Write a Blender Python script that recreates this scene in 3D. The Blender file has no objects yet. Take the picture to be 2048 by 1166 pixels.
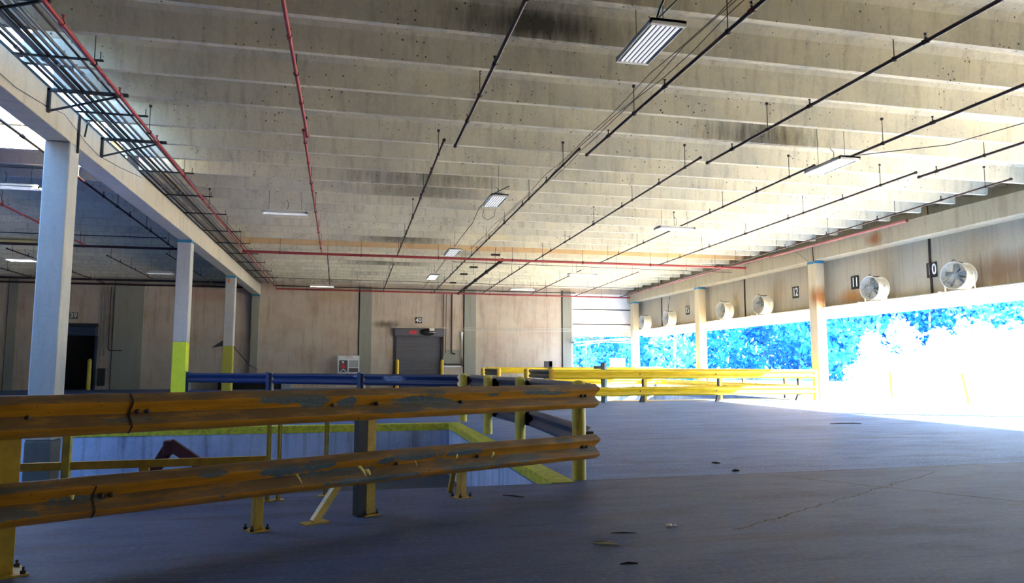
import bpy, math, random
from mathutils import Vector, Matrix
random.seed(7)
PI = math.pi
S = bpy.context.scene
COL = S.collection
F_PX, CX, CY, CAMH = 1442.0, 1024.0, 583.0, 1.5
PITCH = math.atan2(149, 1442.0); YAW = math.atan2(327.0, math.hypot(1442, 149))
Hd = Vector((math.sin(YAW), math.cos(YAW), 0)); Rt = Vector((math.cos(YAW), -math.sin(YAW), 0)); Zv = Vector((0, 0, 1))
Fw = Hd * math.cos(PITCH) + Zv * math.sin(PITCH); Up = -Hd * math.sin(PITCH) + Zv * math.cos(PITCH)
CAM = Vector((0, 0, CAMH))

# ------------------------------------------------------------------ materials
def new_mat(name):
    m = bpy.data.materials.new(name); m.use_nodes = True
    nt = m.node_tree; nt.nodes.clear()
    return m, nt

class NB:
    def __init__(s, nt): s.nt = nt
    def n(s, t, **kw):
        nd = s.nt.nodes.new(t)
        for k, v in kw.items():
            if k.startswith('i_'):
                key = k[2:]
                nd.inputs[int(key) if key.isdigit() else key.replace('_', ' ')].default_value = v
            else: setattr(nd, k, v)
        return nd
    def l(s, a, b): s.nt.links.new(a, b)
    def val(s, x, inp):
        if isinstance(x, (int, float)): inp.default_value = x
        elif isinstance(x, (tuple, list)): inp.default_value = x
        else: s.l(x, inp)
    def math(s, op, a, b=0.0, c=None, clamp=False):
        nd = s.n('ShaderNodeMath', operation=op, use_clamp=clamp)
        s.val(a, nd.inputs[0]); s.val(b, nd.inputs[1])
        if c is not None: s.val(c, nd.inputs[2])
        return nd.outputs[0]
    def mix(s, fac, a, b, blend='MIX'):
        nd = s.n('ShaderNodeMix', data_type='RGBA', blend_type=blend)
        s.val(fac, nd.inputs[0])
        for x, i in ((a, 6), (b, 7)):
            if isinstance(x, tuple) and len(x) == 3: x = x + (1,)
            s.val(x, nd.inputs[i])
        return nd.outputs[2]
    def ramp(s, fac, lo, hi):
        nd = s.n('ShaderNodeMapRange', clamp=True)
        s.val(fac, nd.inputs[0]); nd.inputs[1].default_value = lo; nd.inputs[2].default_value = hi
        return nd.outputs[0]
    def noise(s, vec, scale, detail=4, rough=.6, sc=(1, 1, 1), dist=0):
        mp = s.n('ShaderNodeMapping'); s.l(vec, mp.inputs[0]); mp.inputs['Scale'].default_value = sc
        nd = s.n('ShaderNodeTexNoise'); s.l(mp.outputs[0], nd.inputs['Vector'])
        nd.inputs['Scale'].default_value = scale; nd.inputs['Detail'].default_value = detail
        nd.inputs['Roughness'].default_value = rough; nd.inputs['Distortion'].default_value = dist
        return nd.outputs[0]
    def voro(s, vec, scale, sc=(1, 1, 1)):
        mp = s.n('ShaderNodeMapping'); s.l(vec, mp.inputs[0]); mp.inputs['Scale'].default_value = sc
        nd = s.n('ShaderNodeTexVoronoi'); s.l(mp.outputs[0], nd.inputs['Vector']); nd.inputs['Scale'].default_value = scale
        return nd.outputs['Distance']
    def out(s, col, rough=.7, metal=0.0, bump=None, bstr=.3, bdist=.01, emit=None, estr=0, spec=.5):
        b = s.n('ShaderNodeBsdfPrincipled'); o = s.n('ShaderNodeOutputMaterial')
        if isinstance(col, tuple) and len(col) == 3: col = col + (1,)
        s.val(col, b.inputs['Base Color']); s.val(rough, b.inputs['Roughness']); s.val(metal, b.inputs['Metallic'])
        b.inputs['Specular IOR Level'].default_value = spec
        if bump is not None:
            bp = s.n('ShaderNodeBump'); bp.inputs['Strength'].default_value = bstr; bp.inputs['Distance'].default_value = bdist
            s.l(bump, bp.inputs['Height']); s.l(bp.outputs[0], b.inputs['Normal'])
        if emit is not None:
            b.inputs['Emission Color'].default_value = emit + (1,); b.inputs['Emission Strength'].default_value = estr
        s.l(b.outputs[0], o.inputs[0])
        return b

def pos_of(nb): return nb.n('ShaderNodeNewGeometry').outputs['Position']

def concrete(name, base, dark=(.09, .085, .07), tint=None, stain=.5, streak=(3, 3, .35), holes=.0, blot=.55, rough=.85, spots=(), bump=.25):
    """procedural weathered concrete, in world metres. spots: (centre, radii, colour, strength)"""
    m, nt = new_mat(name); nb = NB(nt); P = pos_of(nb)
    n1 = nb.noise(P, .55, 6, .62); n2 = nb.noise(P, 1.6, 5, .65, sc=streak); n3 = nb.noise(P, 14, 3, .6)
    c = nb.mix(nb.math('MULTIPLY', nb.ramp(n1, .42, .72), blot), base, tint or tuple(x * .72 for x in base))
    c = nb.mix(nb.math('MULTIPLY', nb.ramp(n2, .5, .78), stain), c, dark)
    c = nb.mix(nb.math('MULTIPLY', nb.ramp(n3, .35, .75), .22), c, tuple(min(1, x * 1.45) for x in base))
    if holes:
        v = nb.voro(P, 7.0); n4 = nb.noise(P, .45, 3)
        msk = nb.math('MULTIPLY', nb.math('LESS_THAN', nb.math('ADD', v, nb.math('MULTIPLY', nb.noise(P, 1.7, 2), .28)), .25), nb.ramp(n4, .38, .52))
        c = nb.mix(nb.math('MULTIPLY', msk, holes), c, (.03, .03, .028))
    for (ce, ra, co, st) in spots:
        mp = nb.n('ShaderNodeVectorMath', operation='SUBTRACT'); nb.l(P, mp.inputs[0]); mp.inputs[1].default_value = ce
        md = nb.n('ShaderNodeVectorMath', operation='DIVIDE'); nb.l(mp.outputs[0], md.inputs[0]); md.inputs[1].default_value = ra
        ln = nb.n('ShaderNodeVectorMath', operation='LENGTH'); nb.l(md.outputs[0], ln.inputs[0])
        d = nb.math('ADD', ln.outputs['Value'], nb.math('MULTIPLY', nb.math('SUBTRACT', nb.noise(P, 2.2, 4, .6, sc=streak), .5), 1.1))
        f = nb.math('MULTIPLY', nb.math('SUBTRACT', 1.0, nb.ramp(d, .25, 1.05)), st)
        c = nb.mix(f, c, co)
    nb.out(c, rough, bump=nb.noise(P, 30, 4, .7), bstr=bump, bdist=.01, spec=.3)
    return m

def flat(name, col, rough=.6, metal=0.0, var=.25, scale=6, spec=.5, dirt=None):
    m, nt = new_mat(name); nb = NB(nt); P = pos_of(nb)
    n = nb.noise(P, scale, 5, .65)
    c = nb.mix(nb.math('MULTIPLY', nb.ramp(n, .4, .75), var), col, dirt or tuple(x * .45 for x in col))
    nb.out(c, rough, metal, bump=nb.noise(P, scale * 5, 3), bstr=.08, bdist=.004, spec=spec)
    return m

def glow(name, col, strength):
    m, nt = new_mat(name); nb = NB(nt); nb.out(col, .4, emit=col, estr=strength); return m

def rail_paint(name, paint, bare, thr, patches=(), rust=True, drift=0):
    """paint on a W beam; UV: u = metres along, v = metres over the profile. patches: (u, v, ru, rv)"""
    m, nt = new_mat(name); nb = NB(nt)
    uv = nb.n('ShaderNodeUVMap').outputs[0]
    wob = nb.math('ADD', nb.math('MULTIPLY', nb.noise(uv, 5, 6, .75), .6), nb.math('MULTIPLY', nb.noise(uv, 19, 5, .8), .4))
    wob2 = nb.noise(uv, 2.3, 6, .68, sc=(1, 2.6, 1))
    mask = nb.math('GREATER_THAN', wob2, thr)
    sx = nb.n('ShaderNodeSeparateXYZ'); nb.l(uv, sx.inputs[0])
    wv = nb.math('MULTIPLY', nb.math('SUBTRACT', wob, .5), 6.5)
    for (u, v, ru, rv) in patches:
        v *= 1.3; rv *= 1.45; ru *= 1.1
        du = nb.math('DIVIDE', nb.math('SUBTRACT', sx.outputs[0], u), ru); dv = nb.math('DIVIDE', nb.math('SUBTRACT', sx.outputs[1], v), rv)
        d = nb.math('ADD', nb.math('ADD', nb.math('MULTIPLY', du, du), nb.math('MULTIPLY', dv, dv)), wv)
        mask = nb.math('MAXIMUM', mask, nb.math('LESS_THAN', d, 1.0))
    fine = nb.noise(uv, 26, 4, .6)
    pc = nb.mix(nb.math('MULTIPLY', nb.ramp(nb.noise(uv, 3, 5, .7, sc=(.5, 4, 1)), .4, .72), .6), paint, tuple(x * .30 for x in paint))
    bc = nb.mix(nb.ramp(fine, .35, .7), bare, tuple(x * .5 for x in bare))
    if rust: pc = nb.mix(nb.math('GREATER_THAN', nb.noise(uv, 17, 3, .6), .69), pc, (.05, .02, .01))
    c = nb.mix(mask, pc, bc)
    # dust lying on the upward faces
    gn = nb.n('ShaderNodeNewGeometry'); sz = nb.n('ShaderNodeSeparateXYZ'); nb.l(gn.outputs['Normal'], sz.inputs[0])
    dust = nb.math('MULTIPLY', nb.math('MULTIPLY', nb.ramp(sz.outputs[2], .2, .45), nb.ramp(nb.noise(uv, 4, 5, .7, sc=(.6, 3, 1)), .1, .5)), .85 if rust else .25)
    c = nb.mix(dust, c, (.09, .075, .05))
    h = nb.math('SUBTRACT', nb.math('MULTIPLY', fine, .15), nb.math('MULTIPLY', mask, 1.0))
    nb.out(c, nb.math('ADD', .42, nb.math('MULTIPLY', mask, .12)), 0, bump=h, bstr=.9, bdist=.004, spec=.4)
    return m

MT = {}
soot = (.03, .028, .024)
ceil_spots = [((2.6, 10.3, 7.4), (2.4, .8, .6), soot, .8), ((3.0, 11.5, 7.35), (1.9, .8, .45), soot, .85), ((2.4, 21.6, 7.3), (3.2, .75, .5), soot, .85), ((2.2, 23.6, 7.3), (2.4, .6, .5), soot, .5),
              ((10.0, 16.3, 7.3), (2.2, .9, .6), soot, .9), ((2.2, 32.8, 7.3), (2.4, .6, .5), soot, .7), ((1.8, 40.6, 7.3), (3.0, .7, .5), soot, .7),
              ((1.2, 45.5, 7.3), (3.6, .7, .5), soot, .7), ((-1.5, 50, 7.2), (4.5, .8, .5), soot, .8), ((.4, 21.0, 7.3), (.8, .5, .5), (.45, .2, .06), .5),
              ((6.5, 31.0, 7.3), (1.7, .35, .5), (.75, .62, .25), .7), ((2.0, 16.9, 7.3), (.22, .4, .5), (.16, .15, .02), .8)]
MT['ceil'] = concrete('ceiling_concrete', (.66, .625, .485), dark=(.24, .225, .17), tint=(.42, .41, .35), stain=.65, holes=.85, blot=.7, spots=ceil_spots)
MT['ceil_tan'] = concrete('tan_stained_concrete', (.62, .44, .24), dark=(.3, .17, .08), tint=(.58, .36, .15), stain=.5)
MT['beam'] = concrete('beam_concrete', (.50, .47, .38), dark=(.18, .17, .12), tint=(.42, .40, .33), stain=.45, streak=(2.5, 2.5, .3),
                      spots=[((20.4, 24.6, 6.55), (.8, .55, .35), (.30, .10, .02), .9), ((-6.2, 20, 6.2), (.5, 3, .2), (.6, .6, .58), .5)])
MT['beam_r'] = concrete('stained_warm_beam_concrete', (.40, .345, .23), dark=(.16, .12, .07), tint=(.33, .28, .19), stain=.6, streak=(2.5, 2.5, .3), spots=[((20.4, 24.6, 6.55), (.8, .55, .35), (.26, .09, .02), .9)])
MT['column'] = concrete('column_concrete', (.46, .47, .45), dark=(.2, .2, .19), tint=(.38, .39, .38), stain=.3)
MT['dark_base'] = concrete('dark_grey_concrete', (.12, .13, .13), stain=.5)  # darker grey for the pit column below floor level
MT['column_r'] = concrete('warm_column_concrete', (.55, .46, .30), dark=(.22, .12, .05), tint=(.5, .38, .2), stain=.35,
                          spots=[((20.6, 28.4, 4.6), (.8, .8, .6), (.30, .11, .02), .9)])
MT['wall'] = concrete('wall_concrete', (.50, .44, .36), dark=(.20, .15, .11), tint=(.38, .28, .22), stain=.65, streak=(2.2, 2.2, .22), blot=.9,
                      spots=[((-1, 51, 6.3), (2.6, .6, .8), (.45, .30, .12), .4), ((-9, 51, 6.2), (3, .6, .8), (.34, .17, .10), .5),
                             ((2.4, 51, 4.4), (1.1, .6, .3), (.07, .06, .05), .7), ((-14.6, 51, 1.7), (.9, .6, .9), (.3, .33, .36), .5)])
MT['pilaster'] = concrete('pilaster_concrete', (.27, .275, .235), dark=(.12, .12, .10), tint=(.23, .24, .2), stain=.4, streak=(2.2, 2.2, .2))
MT['panel'] = concrete('panel_concrete', (.40, .36, .275), dark=(.17, .13, .09), tint=(.33, .28, .2), stain=.6, streak=(3.4, 3.4, .12), blot=.6,
                       spots=[((21.1, 19.6, 4.7), (.6, 1.9, .7), (.20, .10, .04), .8), ((21.1, 26.9, 4.5), (.5, 1.1, .45), (.36, .17, .04), .9),
                              ((21.1, 16.5, 5.2), (.5, 1.5, .9), (.22, .12, .05), .7)])
MT['pit'] = concrete('pit_concrete', (.38, .50, .76), dark=(.07, .08, .13), tint=(.17, .23, .38), stain=.95, streak=(3.2, 3.2, .18), blot=.9)
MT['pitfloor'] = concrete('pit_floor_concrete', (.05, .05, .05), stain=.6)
MT['paint_y'] = flat('chipped_yellow_green_paint', (.55, .56, .03), .55, var=.85, scale=9, dirt=(.10, .11, .03))
MT['yellow'] = flat('yellow_paint', (.72, .46, .02), .45, var=.35, scale=7, dirt=(.30, .17, .02))
MT['bollard'] = flat('olive_yellow_paint', (.55, .47, .06), .5, var=.55, scale=8, dirt=(.20, .17, .05))
MT['post_y'] = flat('dull_yellow_paint', (.50, .33, .03), .5, var=.5, scale=9, dirt=(.16, .09, .02))
MT['lime'] = flat('lime_yellow_paint', (.62, .72, .02), .5, var=.2, scale=5)
MT['oliveband'] = flat('olive_yellow_band_paint', (.42, .40, .05), .6, var=.2, scale=5)
MT['dark'] = flat('black_steel', (.012, .012, .014), .5, var=.3)
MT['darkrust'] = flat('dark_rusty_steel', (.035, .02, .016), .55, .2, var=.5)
MT['redpipe'] = flat('red_painted_pipe', (.34, .035, .04), .5, var=.35, dirt=(.06, .02, .02))
MT['brownpipe'] = flat('dark_red_brown_pipe', (.028, .007, .008), .5, var=.4)
MT['conduit'] = flat('grey_galvanized_conduit', (.22, .23, .25), .42, .5, var=.5)
MT['whitepipe'] = flat('pale_conduit', (.6, .58, .52), .5, var=.3)
MT['steel'] = flat('galvanized_steel', (.35, .38, .42), .45, .3, var=.4)
MT['blueband'] = flat('blue_tape', (.03, .22, .38), .5, var=.2)
MT['white'] = flat('white_enamel', (.85, .85, .83), .4, var=.08)
MT['white_panel'] = flat('white_door_panel', (.90, .90, .87), .5, var=.05)
MT['reflector'] = flat('lamp_reflector', (.5, .52, .56), .25, .7, var=.2)
MT['tube'] = glow('fluorescent_tube', (1.0, 1.0, 1.0), .3)
MT['tube_on'] = glow('lit_fluorescent_tube', (1.0, .99, .94), 4.0)
MT['door'] = flat('grey_roll_door', (.10, .10, .115), .5, var=.2)
MT['navy'] = flat('navy_door_hood', (.02, .035, .08), .5, var=.3)
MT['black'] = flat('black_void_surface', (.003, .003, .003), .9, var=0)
MT['signblack'] = flat('sign_black', (.01, .012, .012), .5, var=.1)
MT['signwhite'] = flat('sign_white', (.75, .78, .78), .5, var=.05)
MT['fan'] = flat('cream_fan_enamel', (.72, .68, .56), .4, var=.25, dirt=(.4, .34, .22))
MT['fanblade'] = flat('grey_fan_blade', (.28, .29, .27), .4, .4, var=.3)
MT['guard'] = flat('fan_guard_wire', (.45, .46, .42), .4, .5, var=.2)
MT['rust'] = flat('dark_red_rusty_steel', (.07, .012, .016), .6, var=.6, dirt=(.03, .01, .01))
MT['blueplastic'] = flat('blue_plastic', (.02, .05, .30), .5, var=.2)
MT['flake'] = flat('curled_paint_flake', (.62, .50, .12), .6, var=.3)
MT['twig'] = flat('pale_dry_leaf', (.50, .48, .25), .7, var=.3)
MT['darktwig'] = flat('dark_stick', (.02, .016, .014), .8, var=.3)
MT['red'] = flat('sign_red', (.55, .03, .05), .5, var=.1)
MT['photo'] = flat('poster_dark', (.10, .09, .10), .5, var=.8, scale=14)
MT['paper'] = flat('poster_grey', (.42, .42, .44), .5, var=.5, scale=18)
MT['trunk'] = flat('pale_bark', (.60, .78, .90), .8, var=.4)
MT['mirror'] = flat('dark_mirror_dome', (.03, .03, .03), .12, .3, var=0)
MT['orange'] = flat('orange_lens', (.75, .18, .02), .4, var=.1)
MT['copper_run'] = flat('pinkish_pipe', (.42, .14, .12), .5, var=.4)

def leaf_mat(name, a, b, c):
    m, nt = new_mat(name); nb = NB(nt); P = pos_of(nb)
    n = nb.noise(P, .33, 4, .6); n2 = nb.noise(P, 2.0, 3, .6)
    col = nb.mix(nb.ramp(n, .42, .6), a, b); col = nb.mix(nb.ramp(n2, .56, .7), col, c)
    nb.out(col, .6, spec=.2); return m
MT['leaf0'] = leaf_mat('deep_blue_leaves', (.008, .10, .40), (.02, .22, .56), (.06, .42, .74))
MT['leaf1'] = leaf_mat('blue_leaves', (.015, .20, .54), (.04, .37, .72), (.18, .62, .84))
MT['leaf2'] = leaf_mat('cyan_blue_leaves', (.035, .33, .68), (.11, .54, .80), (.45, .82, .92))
MT['leafw'] = leaf_mat('pale_leaves', (.80, .88, .88), (.9, .92, .9), (.95, .95, .93))

# floor
def floor_mat():
    m, nt = new_mat('floor_concrete'); nb = NB(nt); P = pos_of(nb)
    sx = nb.n('ShaderNodeSeparateXYZ'); nb.l(P, sx.inputs[0]); X, Y = sx.outputs[0], sx.outputs[1]
    n1 = nb.noise(P, .35, 6, .65, sc=(.5, 1.6, 1)); n2 = nb.noise(P, 1.5, 6, .7, sc=(.7, 1.6, 1)); n3 = nb.noise(P, 22, 4, .7)
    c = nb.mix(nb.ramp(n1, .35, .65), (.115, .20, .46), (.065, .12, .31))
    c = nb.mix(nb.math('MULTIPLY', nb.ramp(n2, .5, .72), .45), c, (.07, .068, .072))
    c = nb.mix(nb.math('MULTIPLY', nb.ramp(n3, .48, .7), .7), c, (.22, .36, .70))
    # darker, browner slab in the foreground beyond the joint
    near = nb.math('LESS_THAN', Y, nb.math('ADD', 9.15, nb.math('MULTIPLY', X, .03)))
    c = nb.mix(nb.math('MULTIPLY', near, .65), c, (.055, .057, .078))
    # tyre smears
    n6 = nb.noise(P, 3.2, 6, .75, sc=(.22, 2.6, 1), dist=.3)
    c = nb.mix(nb.math('MULTIPLY', nb.ramp(n6, .52, .68), .55), c, (.03, .05, .11))
    n5 = nb.noise(P, .9, 5, .6, sc=(.25, 2.2, 1), dist=.4)
    c = nb.mix(nb.math('MULTIPLY', nb.ramp(n5, .55, .7), .5), c, (.05, .048, .05))
    wob = nb.math('MULTIPLY', nb.math('SUBTRACT', nb.noise(P, 2.5, 5, .7), .5), .28)
    jd = nb.math('ABSOLUTE', nb.math('SUBTRACT', Y, nb.math('ADD', nb.math('ADD', 9.15, nb.math('MULTIPLY', X, .03)), nb.math('MULTIPLY', wob, .25))))
    c = nb.mix(nb.math('MULTIPLY', nb.math('LESS_THAN', jd, .018), .85), c, (.02, .018, .016))
    # wandering cracks
    def crack(x0, y0, x1, y1, w, k):
        nonlocal c
        sl = (y1 - y0) / (x1 - x0); ct = 1 / math.hypot(1, sl)
        d = nb.math('ABSOLUTE', nb.math('MULTIPLY', nb.math('SUBTRACT', nb.math('SUBTRACT', nb.math('ADD', Y, nb.math('MULTIPLY', wob, k)), y0), nb.math('MULTIPLY', nb.math('SUBTRACT', X, x0), sl)), ct))
        rng = nb.math('MULTIPLY', nb.math('GREATER_THAN', X, x0), nb.math('LESS_THAN', X, x1))
        c = nb.mix(nb.math('MULTIPLY', rng, nb.math('MULTIPLY', nb.math('LESS_THAN', d, w), .9)), c, (.015, .014, .014))
    crack(5.9, 8.9, 9, 4.3, .022, 1.0); crack(3.5, 6.2, 8.2, 8.9, .013, 1.2); crack(9, 17.5, 20, 16.4, .012, 1.0); crack(3.4, 21, 20, 20.3, .012, .5)
    rough = nb.math('ADD', .42, nb.math('MULTIPLY', n2, .35))
    h = nb.math('ADD', nb.math('MULTIPLY', n3, .6), n2)
    nb.out(c, rough, bump=h, bstr=.35, bdist=.01, spec=.16)
    return m
MT['floor'] = floor_mat()
def ground_mat():
    m, nt = new_mat('sunlit_yard_concrete'); nb = NB(nt); P = pos_of(nb)
    c = nb.mix(nb.ramp(nb.noise(P, .3, 5), .35, .7), (.66, .60, .50), (.56, .51, .42))
    nb.out(c, .9, spec=.1); return m
MT['ground'] = ground_mat()

# ------------------------------------------------------------------ mesh helpers
class MB:
    def __init__(s): s.v = []; s.f = []; s.uv = []; s.sm = []
    def add(s, vs, fs, smooth=False, uvs=None):
        o = len(s.v); s.v += [tuple(v) for v in vs]
        for i, f in enumerate(fs):
            s.f.append(tuple(o + k for k in f)); s.sm.append(smooth)
            s.uv.append(uvs[i] if uvs else None)
        return s
    def box(s, x0, x1, y0, y1, z0, z1):
        if x0 > x1: x0, x1 = x1, x0
        if y0 > y1: y0, y1 = y1, y0
        if z0 > z1: z0, z1 = z1, z0
        v = [(x, y, z) for z in (z0, z1) for y in (y0, y1) for x in (x0, x1)]
        return s.add(v, [(0, 2, 3, 1), (4, 5, 7, 6), (0, 1, 5, 4), (2, 6, 7, 3), (0, 4, 6, 2), (1, 3, 7, 5)])
    def bar(s, a, b, w, h, up=(0, 0, 1)):
        """rectangular bar from a to b, w across, h along up"""
        a = Vector(a); b = Vector(b); d = (b - a).normalized(); u = Vector(up)
        if abs(d.dot(u)) > .99: u = Vector((0, 1, 0))
        r = d.cross(u).normalized(); u = r.cross(d).normalized()
        v = [p + r * (w / 2 * i) + u * (h / 2 * j) for p in (a, b) for (i, j) in ((-1, -1), (1, -1), (1, 1), (-1, 1))]
        return s.add(v, [(0, 3, 2, 1), (4, 5, 6, 7), (0, 1, 5, 4), (1, 2, 6, 5), (2, 3, 7, 6), (3, 0, 4, 7)])
    def tube(s, pts, r, n=10, cap=True):
        pts = [Vector(p) for p in pts]; rings = []
        for i, p in enumerate(pts):
            d = (pts[min(i + 1, len(pts) - 1)] - pts[max(i - 1, 0)]).normalized()
            u = Vector((0, 0, 1)) if abs(d.z) < .9 else Vector((1, 0, 0))
            a = d.cross(u).normalized(); b = a.cross(d).normalized()
            rr = r[i] if isinstance(r, (list, tuple)) else r
            rings.append([p + a * (rr * math.cos(2 * PI * k / n)) + b * (rr * math.sin(2 * PI * k / n)) for k in range(n)])
        v = [q for g in rings for q in g]; f = []
        for i in range(len(rings) - 1):
            for k in range(n): f.append((i * n + k, (i + 1) * n + k, (i + 1) * n + (k + 1) % n, i * n + (k + 1) % n))
        s.add(v, f, smooth=True)
        if cap:
            s.add(rings[0], [tuple(range(n))]); s.add(rings[-1], [tuple(reversed(range(n)))])
        return s
    def lathe(s, prof, c=(0, 0, 0), n=24, axis='Z'):
        """prof: (radius, height) pairs"""
        v = []
        for (r, z) in prof:
            for k in range(n):
                a = 2 * PI * k / n
                if axis == 'Z': p = (c[0] + r * math.cos(a), c[1] + r * math.sin(a), c[2] + z)
                else: p = (c[0] + z, c[1] + r * math.cos(a), c[2] + r * math.sin(a))
                v.append(p)
        f = []
        for i in range(len(prof) - 1):
            for k in range(n): f.append((i * n + k, i * n + (k + 1) % n, (i + 1) * n + (k + 1) % n, (i + 1) * n + k))
        return s.add(v, f, smooth=True)
    def sweep(s, prof, A, B, nrm, nseg=1, zoff=None, uo=0.0, bend=None):
        """prof: closed list of (out, up, v); swept from A to B"""
        A = Vector(A); B = Vector(B); L = (B - A).length; n = Vector(nrm).normalized(); k = len(prof)
        vs = []; us = []
        for i in range(nseg + 1):
            t = i / nseg; p = A.lerp(B, t); u = t * L
            for (o, z, vv) in prof:
                dz = zoff(u, vv) if zoff else 0; do = bend(u, vv) if bend else 0
                vs.append(p + n * (o + do) + Zv * (z + dz)); us.append((uo + u, vv))
        fs = []; uvs = []
        for i in range(nseg):
            for j in range(k):
                q = (i * k + j, i * k + (j + 1) % k, (i + 1) * k + (j + 1) % k, (i + 1) * k + j)
                fs.append(q); uvs.append([us[w] for w in q])
        s.add(vs, fs, smooth=True, uvs=uvs)
        h = k // 2
        for base, rev in ((0, False), (nseg * k, True)):
            for j in range(h - 1):
                q = (base + j, base + k - 1 - j, base + k - 2 - j, base + j + 1)
                o0 = len(s.v) - len(vs)
                s.f.append(tuple(o0 + w for w in (reversed(q) if rev else q))); s.sm.append(False); s.uv.append([us[w] for w in (reversed(q) if rev else q)])
        return s

def obj(name, mb, mat, parent=None, loc=None, bevel=0.0, local=False, auto=True):
    """link a mesh. Vertices are world coordinates unless local"""
    if not local:
        base = Vector(parent['_w']) if parent is not None else (Vector(loc) if loc is not None else Vector((0, 0, 0)))
        vs = [tuple(Vector(v) - base) for v in mb.v]
    else: base = Vector(loc) if loc is not None else Vector((0, 0, 0)); vs = mb.v
    me = bpy.data.meshes.new(name); me.from_pydata(vs, [], mb.f); me.update()
    me.polygons.foreach_set('use_smooth', mb.sm)
    if any(u is not None for u in mb.uv):
        ul = me.uv_layers.new(name='UVMap'); i = 0
        for p, u in zip(me.polygons, mb.uv):
            for k, li in enumerate(p.loop_indices):
                ul.data[li].uv = u[k] if u else (0, 0)
    me.materials.append(mat)
    o = bpy.data.objects.new(name, me); COL.objects.link(o)
    if parent is not None: o.parent = parent; o['_w'] = parent['_w']
    else:
        o.location = base if not local else (loc or (0, 0, 0)); o['_w'] = tuple(base)
    if auto and any(mb.sm):
        try: me.set_sharp_from_angle(angle=math.radians(40))
        except Exception: pass
    if bevel:
        b = o.modifiers.new('bevel', 'BEVEL'); b.width = bevel; b.segments = 2; b.limit_method = 'ANGLE'
    return o

def thing(name, label, cat, loc, group=None, rotz=0.0, kind=None):
    o = bpy.data.objects.new(name, None); COL.objects.link(o); o.empty_display_size = .1
    o.location = loc; o.rotation_euler = (0, 0, rotz); o['_w'] = tuple(loc)
    if kind: o['kind'] = kind
    else: o['label'] = label; o['category'] = cat
    if group: o['group'] = group
    return o
def tag(o, label, cat, group=None):
    o['label'] = label; o['category'] = cat
    if group: o['group'] = group
    return o
def struct(name, mb, mat, loc=(0, 0, 0), label=None, bevel=0):
    o = obj(name, mb, mat, loc=loc, bevel=bevel); o['kind'] = 'structure'
    if label: o['label'] = label
    return o
def text_part(name, s, size, mat, parent, loc, rot, width_scale=1.0, ext=.004, label=None):
    cu = bpy.data.curves.new(name, 'FONT'); cu.body = s; cu.size = size; cu.extrude = ext; cu.align_x = 'CENTER'; cu.align_y = 'CENTER'; cu.offset = size * .014
    tmp = bpy.data.objects.new('tmp', cu); COL.objects.link(tmp); dg = bpy.context.evaluated_depsgraph_get(); me = bpy.data.meshes.new_from_object(tmp.evaluated_get(dg)); bpy.data.objects.remove(tmp)
    me.materials.clear(); me.materials.append(mat)
    o = bpy.data.objects.new(name, me); COL.objects.link(o); o.parent = parent
    o.location = Vector(loc) - Vector(parent['_w']); o.rotation_euler = rot; o.scale = (width_scale, 1, 1)
    return o

# ------------------------------------------------------------------ setting
FARY = 51.0
BLX0, BLX1 = -6.4, -5.9            # left beam
BRX0, BRX1 = 20.4, 21.15           # right beam
RIBZ, SLABZ = 7.1, 7.7
# floor with pits: near pit X -9..2.6, Y 9.12..19.0
PX0, PX1, PY0, PY1, PD = -9.5, 2.6, 9.12, 19.0, -1.3
fl = MB()
fl.box(-31, 21.4, -8, PY0, -.3, 0); fl.box(PX1, 21.4, PY0, PY1, -.3, 0); fl.box(-31, PX0, PY0, PY1, -.3, 0)
QX0, QX1, QY0, QY1 = 8.9, 19.6, 30.0, 43.0    # second pit
fl.box(-31, 21.4, PY1, QY0, -.3, 0); fl.box(-31, QX0, QY0, QY1, -.3, 0); fl.box(QX1, 21.4, QY0, QY1, -.3, 0); fl.box(-31, 21.4, QY1, FARY + .6, -.3, 0)
struct('floor', fl, MT['floor'])
w = MB(); w.box(PX0 - .2, PX1 + .2, PY1, PY1 + .2, PD, -.3); w.box(PX0 - .2, PX1 + .2, PY0 - .2, PY0, PD, -.3); w.box(PX1, PX1 + .2, PY0, PY1, PD, -.3); w.box(PX0 - .2, PX0, PY0, PY1, PD, -.3)
w.box(PX0, PX1, PY1 - .004, PY1 + .001, -.31, -.16); w.box(PX1 - .004, PX1 + .001, PY0, PY1, -.31, -.16)
struct('wall_pit', w, MT['pit'])
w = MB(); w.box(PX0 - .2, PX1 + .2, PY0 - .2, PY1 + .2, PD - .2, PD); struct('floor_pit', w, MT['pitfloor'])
w = MB(); w.box(QX0 - .2, QX1 + .2, QY1, QY1 + .2, PD, -.3); w.box(QX0 - .2, QX1 + .2, QY0 - .2, QY0, PD, -.3); w.box(QX1, QX1 + .2, QY0, QY1, PD, -.3); w.box(QX0 - .2, QX0, QY0, QY1, PD, -.3); w.box(QX0 - .2, QX1 + .2, QY0 - .2, QY1 + .2, PD - .2, PD)
struct('wall_pit_far', w, MT['pit'])
# painted edge angles of the pits
w = MB(); w.box(PX0, PX1 + .3, PY1 - .008, PY1 + .32, .001, .012); w.box(PX0, PX1, PY1 - .012, PY1 - .004, -.16, .012)
w.box(PX1 - .008, PX1 + .3, PY0, PY1, .001, .011); w.box(PX1 - .012, PX1 - .004, PY0, PY1, -.13, .011)
o = struct('trim_1', w, MT['paint_y'])
w = MB(); w.box(QX0 - .1, QX1, QY0 - .5, QY0, .001, .012); w.box(QX0 - .3, QX0, QY0 - .5, QY1, .001, .011)
struct('trim_2', w, MT['yellow'])
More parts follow.
